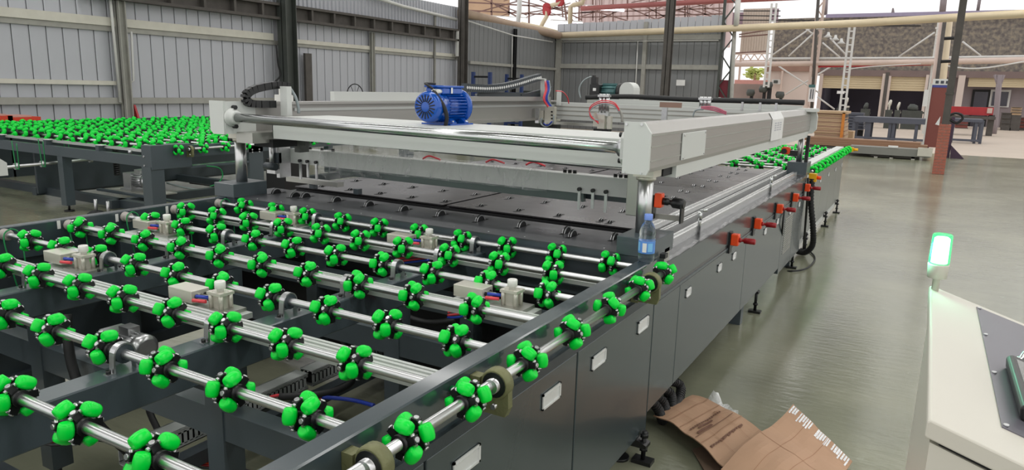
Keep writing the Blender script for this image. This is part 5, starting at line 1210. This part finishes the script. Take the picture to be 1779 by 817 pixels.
for i, (u0, v0, u1, v1, lb_) in enumerate(((1322, 152, 1330, 176, 'dark oil drum stack before the low concrete wall'), (1330, 145, 1340, 176, 'dark hoist with round top before the rose wall'), (1351, 162, 1359, 182, 'dark stool-like rack by the rose wall'), (1300, 158, 1308, 178, 'dark bundle leaning on the low concrete wall'))):
    sd = thing('stored_item', lb_, 'stored item', P((u0 + u1) / 2, v1, 44)); rect(u0 + 2, v0 + 4, u1 - 2, v1 + 12, 44, .3, 'body', M_dark, sd); MB().box(P(u0 + 3, v1, 44).x, P(u1 - 3, v1, 44).x, 44.05, 44.25, 0, P((u0 + u1) / 2, v1 + 10, 44).z).build('base', M_dark, sd); c = P((u0 + u1) / 2, v0 + 3, 44); MB().lathe([(0, -.2), (.2, -.18), (.25, 0), (.2, .18), (0, .2)], c, (0, 0, 1), 10).build('head', M_column, sd)
# camouflage netting wall and workshops at y = 54
YF = 54.0
WK = thing('wall_far', 'long far building with a mottled net upper wall and shuttered workshop bays', None, kind='structure')
xl, xr = P(1345, 60, YF).x, P(2200, 60, YF).x; zt0 = P(1380, 31, YF).z; zt1 = P(1779, 21, YF).z
zm = P(1600, 123, YF).z; zt = P(1620, 24, YF).z
b = MB(); b.prism([(xl, zm), (P(1900, 60, YF).x + 18, zm), (P(1900, 60, YF).x + 18, zt + .15), (P(1620, 24, YF).x, zt), (xl, P(1350, 33, YF).z)], YF, YF + .3, 'y'); b.build('net_wall', M_net, WK)
zl0 = P(1600, 118, YF).z; M_lint = mat('lintel', (120, 104, 100), .8, 0, .2, 1)
x9 = P(1900, 60, YF).x + 18
MB().box(P(1420, 130, YF).x, x9, YF - .25, YF + .3, P(1600, 134, YF).z, zm).build('lintel', M_lint, WK)
MB().box(P(1425, 160, YF).x, P(1620, 160, YF).x, YF + 3.5, YF + 3.7, 0, zm).build('workshop_back', M_interior, WK)
MB().box(P(1620, 160, YF).x, x9, YF + 1.2, YF + 1.4, 0, zm).build('rear_wall', M_greywall, WK)
MB().box(P(1425, 160, YF).x, P(1425, 160, YF).x + .3, YF, YF + 3.5, 0, zm).build('side_wall', M_interior, WK)
for u0, u1, v0, v1 in ((1426, 1532, 131, 154), (1543, 1612, 133, 158), (1682, 1830, 132, 152)):
    um = (u0 + u1) / 2; xa, xb = P(u0, 145, YF).x, P(u1, 145, YF).x; z0 = P(um, v1, YF).z; z1 = P(um, v0, YF).z; n = 6
    sh = MB().box(xa, xb, YF - .02, YF + .04, z0, z1).build('roller_shutter', M_shutter, WK)
    sl_ = MB().box(xa, xb, -.03, .0, 0, (z1 - z0) / n * .86).mesh('slat', M_shutter)
    for k in range(n): inst('slat', sl_, sh, (0, YF - .02, z0 + (z1 - z0) * k / n))
for u0, u1, v0 in ((1421, 1427, 128), (1529, 1535, 128), (1539, 1544, 132), (1604, 1609, 130), (1660, 1672, 131)):
    xa, xb = P(u0, 170, YF).x, P(u1, 170, YF).x; MB().box(xa, xb, YF - .3, YF + .1, 0, P(u0, v0, YF).z).build('bay_pier', M_rose, WK)
MB().box(P(1534, 170, YF).x, P(1540, 170, YF).x, YF - .35, YF, 0, P(1536, 126, YF).z).build('drain_pipe', M_rust, WK)
for u0, u1 in ((1692, 1716), (1724, 1752)):
    xa, xb = P(u0, 180, YF).x, P(u1, 180, YF).x; f = MB().box(xa - .12, xb + .12, YF + 1.05, YF + 1.15, P(u0, 186, YF).z if u0 > 1700 else 0, P(u0, 158, YF).z + .1).build('window_frame', M_pipeg if u0 > 1700 else M_dark, WK); MB().box(xa, xb, YF + .98, YF + 1.05, P(u0, 184, YF).z if u0 > 1700 else 0, P(u0, 159, YF).z).build('pane', mat('dark_pane', (58, 56, 66), .2), f)
MB().box(P(1425, 130, YF).x, x9, YF - .5, YF - .3, zt - .15, zt + .08).build('roof_edge', mat('lilac_edge', (150, 142, 166), .6), WK)
tag(MB().prism([(P(1548, 22, YF).x, P(1548, 25, YF).z), (P(1555, 22, YF).x, P(1555, 25, YF).z), (P(1552.5, 14, YF).x, P(1552, 14, YF).z), (P(1550, 14, YF).x, P(1550, 14, YF).z)], YF, YF + .5, 'y').build('roof_vent', M_greywall), 'small grey vent cone on the far roof edge', 'roof vent')
# braces, pipes and columns in front of the netting (y about 40)
pole('service_pipe', 'thick pinkish pipe running low across the netted wall', 'pipe', [P(1275, 112, 40), P(1420, 110, 40), P(1600, 108, 39.8), P(1900, 102, 39)], .13, M_pipe2, 8)
pole('service_pipe', 'thin pale pipe just above the pinkish pipe', 'pipe', [P(1336, 102, 40), P(1600, 101, 40), P(1900, 96, 39)], .06, M_pipeg, 6)
pole('service_pipe', 'thin red-brown pipe hanging under the pinkish pipe', 'pipe', [P(1410, 116, 40), P(1520, 114, 40), P(1620, 112, 40)], .05, M_redpipe, 6)
pole('sagging_cable', 'pale sagging cable below the pipes at the far right', 'cable', [P(1640, 114, 38), P(1680, 119, 38), P(1720, 117, 38), P(1779, 107, 38)], .035, M_pipeg, 5, True)
pole('sagging_cable', 'pale thin sagging line below the pipes in the middle', 'cable', [P(1470, 121, 38), P(1510, 116, 38), P(1600, 111, 38)], .025, M_pipeg, 5, True)
BRS = [((1340, 97), (1408, 49)), ((1370, 98), (1415, 56)), ((1398, 48), (1416, 62)), ((1429, 74), (1462, 102)), ((1442, 66), (1470, 96)), ((1561, 99), (1624, 56)), ((1672, 72), (1704, 97)), ((1353, 115), (1424, 162)), ((1365, 164), (1446, 114)), ((1420, 168), (1450, 190))]
for i, (a, c) in enumerate(BRS):
    wh = ('long diagonal rod left of the first tall lattice column', 'shorter parallel diagonal rod left of the first tall lattice column', 'short crossing rod by the first tall lattice column', 'rod falling right from the first tall lattice column', 'faint rod beside the three hanging lamps', 'rod rising to the second tall lattice column', 'rod right of the dark brick-footed column', 'rod falling across the rose wall', 'rod rising across the rose wall', 'lowest rod near the timber stack')[i]
    pole('brace_rod', 'pale ' + wh, 'brace', [P(*a, 41.5), P(*c, 41.5)], .045, M_pipeg, 5)
lattice('lattice_column', 'tall rust and cream lattice column with a white notice, left of the shutters', 1417, -8, 190, 40, 10, M_pipe2, t=.12, diag=True)
pole('thin_post', 'dark post beside the tall rust and cream lattice column', 'post', [P(1422, -8, 39.6), P(1410, 190, 39.6)], .08, M_rust, 6)
lattice('ladder_column', 'pale ladder-shaped column with a small white plate, before the first shutter', 1472, 46, 190, 36, 9, M_pipeg, t=.09)
lattice('lattice_column', 'pale lattice column left of the maroon board', 1626, 36, 160, 40, 8, M_pipeg, t=.09)
pole('thin_post', 'cream thick post between the lattice column and the dark brick-footed column', 'post', [P(1648, 38, 38), P(1636, 152, 38), Vector((P(1636, 152, 38).x, 38, 0))], .16, M_pipe, 8)
pole('thin_post', 'dark thin post left of the cream thick post', 'post', [P(1642, 30, 37.6), P(1626, 155, 37.6), Vector((P(1626, 155, 37.6).x, 37.6, 0))], .08, M_rust, 6)
pole('thin_post', 'pinkish post left of the dark thin post', 'post', [P(1636, 38, 38), P(1620, 160, 38), Vector((P(1620, 160, 38).x, 38, 0))], .10, M_pipe2, 8)
for k, v in enumerate((67, 107)): pole('bracket_bar', ('upper', 'lower')[k] + ' dark bar between the cream post and the brick-footed column', 'bracket', [P(1640 - k * 6, v, 36), P(1660 - k * 3, v - 1, 36)], .07, M_dark, 5)
pole('mast', 'tall lattice mast above the far roof over the first tall lattice column', 'mast', [P(1436, -8, 56), P(1434, 26, 56)], .12, M_greywall, 5); pole('mast', 'thin mast above the far roof at the right of the brick-footed column', 'mast', [P(1703, -8, 56), P(1698, 22, 56)], .10, M_greywall, 5)
pole('mast', 'lattice mast above the far roof left of the brick-footed column', 'mast', [P(1640, -8, 44), P(1637, 20, 44)], .16, M_greywall, 5)
for i, (u, v) in enumerate(((1425.5, 51), (1438.5, 65), (1451, 70), (1461, 76))):
    c = P(u, v, 39); o = MB().lathe([(.05, .25), (.08, .12), (.22, 0), (.0, .0)], c, (0, 0, 1), 12).build('pendant_lamp', M_pipeg); tag(o, ('highest', 'second highest', 'third highest', 'lowest')[i] + ' of four white pendant lamps before the netted wall', 'lamp')
for i, v in enumerate((48, 60, 69, 76)): tag(MB().box(P(1625, v, 38.4).x, P(1629, v, 38.4).x, 38.4, 38.6, P(1627, v + 2, 38.4).z, P(1627, v - 1, 38.4).z).build('insulator', M_label), ('topmost', 'second', 'third', 'bottom')[i] + ' white insulator on the lattice column left of the cream post', 'insulator')
ng = thing('notice_board', 'white vertical notice with teal heading on the tall lattice column', 'sign', P(1411, 176, 39)); rect(1405, 147, 1416, 177, 39, .05, 'board', M_label, ng); rect(1405, 147, 1416, 152, 38.96, .04, 'heading', M_teal, ng)
for k in range(2): rect(1407.5 + k * 4, 155, 1409 + k * 4, 172, 38.97, .03, 'lettering', M_ink, ng)
tag(rect(1454, 158, 1467, 163, 35.6, .05, 'name_plate', M_label), 'small white plate on the ladder-shaped column', 'sign')
# maroon standing board with white header
MBD = thing('partition_board', 'tall maroon board with blue band and white lettered header, left of the dark brick-footed column', 'board', P(1622, 262, 24.5)); yb_ = 24.5
xa, xb = P(1613, 205, yb_).x, P(1640, 205, yb_).x + .0
z0, z1 = P(1618, 256, yb_).z, P(1628, 152, yb_).z
MB().box(xa - .02, P(1650, 205, yb_).x, yb_, yb_ + .06, z0, z1).build('board_face', M_maroon, MBD); MB().box(xa - .02, P(1650, 205, yb_).x, yb_ - .01, yb_ + .06, z1, z1 + .07).build('blue_band', mat('blue_band', (70, 74, 150), .5), MBD)
MB().box(xa - .02, P(1650, 205, yb_).x, yb_ - .02, yb_ + .05, z1 + .07, z1 + .24).build('header', M_label, MBD)
for k in range(4): MB().box(xa + .05 + k * .13, xa + .13 + k * .13, yb_ - .03, yb_ - .02, z1 + .11, z1 + .19).build('lettering', M_ink, MBD)
MB().box(xa - .06, xa - .02, yb_ - .05, yb_ + .1, 0, z1 + .1).build('edge_post', M_pipeg, MBD); rect(1604, 156, 1612, 185, yb_ - .05, .03, 'side_notice', M_label, MBD)
MB().box(xa + .02, xa + .12, yb_ + .06, yb_ + .12, 0, z1).build('support_post', M_rust, MBD)
# dark stand with triangular foot
ST = thing('roller_stand', 'dark purple stand with triangular foot and curved handle right behind the brick-footed column', 'stand', PZ(1658, 277))
ys__ = 24.2; rect(1648, 203, 1654, 281, ys__, .10, 'upright', mat('dark_purple_steel', (66, 46, 66), .5, .1, .2, 3), ST)
a = P(1652, 252, ys__); c = P(1674, 277, ys__); d = P(1650, 279, ys__)
MB().prism([(a.x, a.z), (c.x, max(.01, c.z)), (c.x, 0.0), (d.x, .0)], ys__ - .1, ys__ + .15, 'y').build('foot_gusset', MATS['dark_purple_steel'], ST)
MB().tube([P(1650, 208, ys__), P(1662, 214, ys__), P(1672, 207, ys__), P(1671, 200, ys__), P(1660, 197, ys__), P(1650, 200, ys__)], .035, 6).build('curved_handle', M_rubber, ST)
# timber crate, planks, long low machine bed
ym = 22.5
LMB = thing('long_machine_bed', 'long low grey machine bed on blocks lying across the floor behind the green-wheeled table', 'machine', PZ(1550, 275))
rect(1476, 257, 1618, 270, ym, .5, 'bed_body', mat('pale_grey_machine', (128, 128, 122), .5, .1, .15, 1), LMB); rect(1594, 258, 1620, 272, ym - .05, .3, 'end_block', M_pneu, LMB)
rect(1512, 268, 1592, 274, ym + .1, .3, 'lower_rail', M_rust, LMB)
for u in (1518, 1545, 1583): rect(u, 272, u + 6, 279, ym + .1, .2, 'support_block', M_pneu, LMB)
rect(1543, 254, 1560, 257, ym - .02, .2, 'paper', M_label, LMB)
PL = thing('timber_planks', 'brown timber planks lying on the long low machine bed', 'timber', P(1500, 262, 22.9))
for k, (u0, u1, v0, v1, yy) in enumerate(((1395, 1600, 243, 249, 23.3), (1400, 1612, 248, 253, 23.2), (1398, 1610, 252, 258, 23.1), (1390, 1480, 240, 244, 23.35))):
    o = rect(u0, v0, u1, v1, yy, .6, 'plank', M_timber, PL)
MB().box(P(1400, 255, 23).x, P(1600, 255, 23).x, 23.1, 23.7, 0, P(1500, 257, 23).z).build('plank_support', M_rust, PL)
CR = thing('plywood_stack', 'tall stack of pale plywood sheets with orange edge strap behind the gantry corner', 'plywood stack', P(1445, 255, 24))
vv = 197
M_wood2 = mat('plywood_edge', (170, 138, 116), .7, 0, .2, 3, stretch=(.5, 1, 14))
for k in range(19): 
    j = random.uniform(-.8, .8); rect(1414 + j, vv, 1467 + j, vv + 2.1, 24 + random.uniform(0, .04), 1.2, 'plywood_sheet', M_wood if k % 3 else M_wood2, CR); vv += 2.45
MB().box(P(1416, 220, 24).x, P(1465, 220, 24).x, 24.08, 25.1, P(1440, 244, 24).z, P(1440, 197, 24).z).build('stack_core', M_rust, CR)
rect(1461, 196, 1466, 243, 23.95, .06, 'edge_strap', mat('orange_strap', (208, 130, 50), .5), CR); rect(1414, 193, 1472, 197, 23.95, 1.2, 'top_board', M_wood, CR)
MB().box(P(1416, 220, 24).x, P(1470, 220, 24).x, 24.1, 25.1, 0, P(1440, 243, 24).z).build('pallet', M_timber, CR)
tag(rect(1468, 228, 1482, 242, 25.3, .6, 'carton', M_wood), 'pale carton between the plywood stack and the steel table', 'carton')
ss = thing('steel_sheets', 'dark stack of steel sheets behind the plywood stack', 'steel sheets', P(1490, 235, 32))
for k in range(6): rect(1466 + k % 2, 196 + k * 5, 1500, 200 + k * 5, 33, .8, 'sheet', M_bench, ss)
rect(1468, 226, 1498, 244, 33.2, .5, 'sheet_support', M_dark, ss)
def bench(label, u0, u1, v0, v1, y, legs, mt, dv=7):
    t_ = thing('steel_bench', label, 'steel bench', (P((u0 + u1) / 2, v1, y).x, y + .5, 0))
    xa, xb = P(u0, (v0 + v1) / 2, y).x, P(u1, (v0 + v1) / 2, y).x; zt_ = P((u0 + u1) / 2, v0, y).z; th = (P(u0, v0, y).z - P(u0, v0 + dv, y).z)
    MB().box(xa, xb, y, y + 1.5, zt_ - .04, zt_).build('bench_top', mt, t_); MB().box(xa, xb, y, y + .06, zt_ - th, zt_ - .04).build('apron', mt, t_); MB().box(xa, xb, y, y + .08, .08, .16).build('lower_rail', mt, t_)
    for f in legs:
        x = xa + (xb - xa) * f
        for yy in (y + .085, y + 1.4): MB().box(x - .05, x + .05, yy, yy + .09, 0, zt_ - .045).build('leg', mt, t_)
    return t_
bench('long blue-grey steel bench in front of the shuttered workshops', 1482, 1612, 205, 243, 31, (0, .18, .22, .5, .55, .85, .98), M_bench, 9)
bench('smaller open steel bench right of the dark brick-footed column', 1655, 1706, 207, 244, 33, (0, .8, 1), M_bench, 5)
RM = thing('bending_machine', 'red-topped folding machine on a dark stand in front of the grey workshop wall', 'machine', (P(1697, 210, 41).x, 41.4, 0))
rect(1650, 186, 1726, 200, 41, .7, 'red_beam', M_redpipe, RM); rect(1715, 188, 1724, 197, 40.95, .06, 'pale_cover', M_pipe2, RM); rect(1650, 202, 1730, 207, 40.6, 1.0, 'table', M_rust, RM)
for u in (1654, 1722): MB().box(P(u, 210, 41).x - .12, P(u, 210, 41).x + .12, 41, 41.5, 0, P(u, 200, 41).z).build('stand_leg', M_rust, RM)
# workers' machines and clutter in front of the workshops
random.seed(4)
items = ((1497, 181, 1512, 203, 'grey drill press with round head at the first workshop'), (1540, 176, 1552, 202, 'pale welding machine at the pier between the workshops'), (1556, 180, 1566, 202, 'second pale machine right of the pier'), (1568, 184, 1604, 202, 'dark heap of machinery inside the second workshop'), (1455, 178, 1462, 196, 'small bench vise on the plywood side'), (1466, 172, 1476, 192, 'white statue-like pump at the foot of the ladder-shaped column'))
for (u0, v0, u1, v1, lb_) in items:
    yy = 45; t_ = thing('workshop_machine', lb_, 'machine', (P((u0 + u1) / 2, v1, yy).x, yy, 0)); um = (u0 + u1) / 2; hd = P(um, v0 + 4, yy)
    w_ = P(u1, v1, yy).x - P(u0, v1, yy).x; pale = 'pale' in lb_ or 'white' in lb_; mt = M_pneu if pale else M_column
    MB().lathe([(0, -.2), (w_ * .22, -.16), (w_ * .28, 0), (w_ * .2, .18), (0, .22)], hd, (.2, 0, 1), 10).build('head', mt, t_)
    MB().box(hd.x - w_ * .12, hd.x + w_ * .12, yy - .1, yy + .1, .9, hd.z).build('machine_column', mt, t_); MB().box(hd.x - w_ * .5, hd.x + w_ * .5, yy - .3, yy + .3, 0, 1.0).build('machine_base', M_column, t_); MB().box(hd.x - w_ * .2, hd.x + w_ * .6, yy - .2, yy + .1, P(um, v1 - 8, yy).z, P(um, v1 - 5, yy).z).build('arm', mt, t_)
for i, (u0, v0, u1, v1, mt, lb_) in enumerate(((1758, 186, 1775, 200, M_wood, 'yellowish cabinet at the far right edge'), (1740, 196, 1756, 222, M_rust, 'dark rack left of the yellowish cabinet'), (1750, 204, 1790, 222, M_maroon, 'low brown pallets under the yellowish cabinet'), (1660, 203, 1682, 222, M_maroon, 'low brown pile under the red-topped machine'))):
    t_ = thing('storage_shelf', lb_, 'shelf', (P((u0 + u1) / 2, v1, 50).x, 50, 0)); yy_ = 50 + (1.2 if i == 2 else 0); t_.location.y = yy_; WM[t_] = Matrix.Translation(t_.location); rect(u0, v0, u1, v1, yy_, .8, 'shelf_body', mt, t_)
    for k in range(3): rect(u0 - .5, v0 + (v1 - v0) * k / 3, u1 + .5, v0 + (v1 - v0) * k / 3 + 1.2, yy_ - .1, .1, 'shelf_board', M_rust, t_)
    MB().box(P(u0, v1, yy_).x, P(u1, v1, yy_).x, yy_, yy_ + .8, 0, P(u0, v1, yy_).z + .01).build('shelf_foot', M_rust, t_)
pole('support_post', 'brownish steel post with branching top before the grey workshop wall', 'post', [P(1737, 130, 44), P(1729, 215, 44), Vector((P(1729, 215, 44).x, 44, 0))], .13, M_greywall, 6); pole('support_strut', 'left branch on top of the brownish steel post', 'strut', [P(1728, 130, 44), P(1735, 152, 44)], .07, M_greywall, 5); pole('support_strut', 'right branch on top of the brownish steel post', 'strut', [P(1744, 130, 44), P(1736, 152, 44)], .07, M_greywall, 5)
# blue racks by the left wall
def rack(label, ua, ub, v0, v1, y):
    t_ = thing('blue_rack', label, 'rack', (P((ua + ub) / 2, v1, y).x, y, 0)); xa, xb = P(ua, v1 - 20, y).x, P(ub, v1 - 20, y).x; zt_ = P(ua, v0, y).z
    for i, x in enumerate((xa, xb)):
        MB().box(x - .05, x + .05, y - .05, y + .05, 0, zt_).build('rack_upright', M_rackblue, t_)
    for z in (zt_ - .15, 1.45, .9, .4): MB().box(xa, xb, y - .03, y + .03, z - .03, z + .03).build('rack_beam', M_dark if z > 1.5 else M_rackblue, t_)
    return t_
rack('blue steel rack left of the black wall post, with wheels of cable on it', 822, 851, 125, 172, 19.9)
rack('blue steel rack just right of the black wall post', 880, 906, 129, 175, 22.5)
tag(MB().box(P(905, 166, 24).x, P(940, 166, 24).x, 24, 24.4, 0, P(920, 158, 24).z).build('storage_cabinet', M_column), 'dark cabinet at the wall under the rising drag chain', 'cabinet')
cr = thing('cable_reel', 'pale bundle of blue and white cables on the left blue rack', 'cable', P(835, 165, 21.3))
for k in range(3): MB().tube([P(826 + k * 6, 166, 21.3), P(832 + k * 6, 160, 21.3), P(840 + k * 5, 166, 21.3)], .05, 6).build('cable_coil', (M_pipeg, M_rackblue, M_pipeg)[k], cr)
MB().box(P(820, 168, 21.3).x, P(856, 168, 21.3).x, 21.2, 21.5, P(835, 171, 21.3).z, P(835, 167, 21.3).z).build('tray', M_rackblue, cr)
# things on the floor behind the left end of the wrapped bar
tag(rect(476, 261, 491, 277, 5.9, .3).build('white_box', M_label), 'small white metal box seen behind the chrome post, beside the second roller table', 'box')
pk = thing('wood_pallet', 'low brown pallet with dark crates on the floor behind the wrapped bar', 'pallet', (-4.9, 6.5, 0))
for k in range(5): MB().box(-6.1, -4.5, 5.9 + k * .28, 6.08 + k * .28, .10, .13).build('deck_board', M_timber, pk)
for x in (-6.0, -5.3, -4.6): MB().box(x - .05, x + .05, 5.9, 7.2, 0, .10).build('pallet_bearer', M_timber, pk)
a = P(483, 277, 5.9); MB().box(a.x - .15, a.x + .15, 5.85, 6.2, .0, a.z).build('crate', M_dark, pk)
fan = thing('wheel_ring', 'thin dark wire ring standing behind the white chain tray against the ribbed wall', 'ring', PX(617, 165, -13.3))
c = PX(617, 168, -13.3); rr = .33
MB().tube([c + Vector((0, rr * math.cos(t), rr * math.sin(t))) for t in [i * PI / 10 for i in range(21)]], .014, 5, smooth=False).build('ring', M_dark, fan)
for k in range(3): MB().bar(c + Vector((0, rr * math.cos(k * 1.05), rr * math.sin(k * 1.05))), c - Vector((0, rr * math.cos(k * 1.05), rr * math.sin(k * 1.05))), .01).build('spoke', M_dark, fan)
MB().box(c.x - .05, c.x + .05, c.y - .05, c.y + .05, 0, c.z).build('stand', M_rust, fan)

# gable stands on posts
for u in (1290, 1336): MB().box(P(u, 60, 50).x - .06, P(u, 60, 50).x + .06, 50.06, 50.18, 0, P(1310, 92, 50).z + .5).build('gable_post', M_pipe2, CG)
# groups for repeated top-level kinds
GR = {'pendant_lamp': 'pendant lamps before the netted wall', 'insulator': 'insulators on the lattice column', 'tube_light': 'tube lamps high on the walls and roof', 'brace_rod': 'brace rods between the far lattice columns',
      'wire_line': 'thin lines before the beige gable', 'corrugated_hose': 'black corrugated hoses', 'orange_case': 'orange cases at the left edge', 'cardboard_sheet': 'cardboard pieces on the floor', 'roller_table': 'roller tables with green omni wheels',
      'steel_bench': 'steel benches in the far hall', 'clamp_head': 'clamp heads along the far gantry beam', 'blue_rack': 'blue racks by the left wall', 'service_pipe': 'service pipes across the netted wall', 'steel_column': 'dark steel columns of the hall',
      'wall_post': 'thin posts of the ribbed wall', 'lattice_column': 'lattice columns in the far hall', 'ceiling_pipe': 'cream pipes under the roof', 'steam_pipe': 'vertical pipes above the room corner', 'drag_chain': 'drag chains on the gantry',
      'thin_post': 'thin posts near the brick-footed column', 'mast': 'masts above the far roof', 'stored_item': 'dark items before the low concrete wall', 'workshop_machine': 'machines before the workshops', 'storage_shelf': 'shelves by the grey workshop wall', 'sagging_cable': 'sagging cables under the pipes'}
for o in SC.objects:
    if o.parent is None and 'category' in o and 'group' not in o:
        g = GR.get(o.name.split('.')[0])
        if g: o['group'] = g

# fixtures bolted to a column belong to that column
def adopt(child, parent):
    child.parent = parent; child.matrix_parent_inverse = WM[parent].inverted()
    for k in ('category', 'group', 'kind'):
        if k in child: del child[k]
def find(base, words):
    for o in SC.objects:
        if o.name.split('.')[0] == base and words in str(o.get('label', '')): return o
L1 = find('lattice_column', 'left of the maroon board'); L2 = find('ladder_column', 'ladder'); GB = find('corrugated_gable', 'gable')
for o in list(SC.objects):
    nm = o.name.split('.')[0]
    if nm == 'insulator': adopt(o, L1)
    elif nm == 'name_plate': adopt(o, L2)
    elif nm in ('upper_sheet', 'gable_return'): adopt(o, GB)
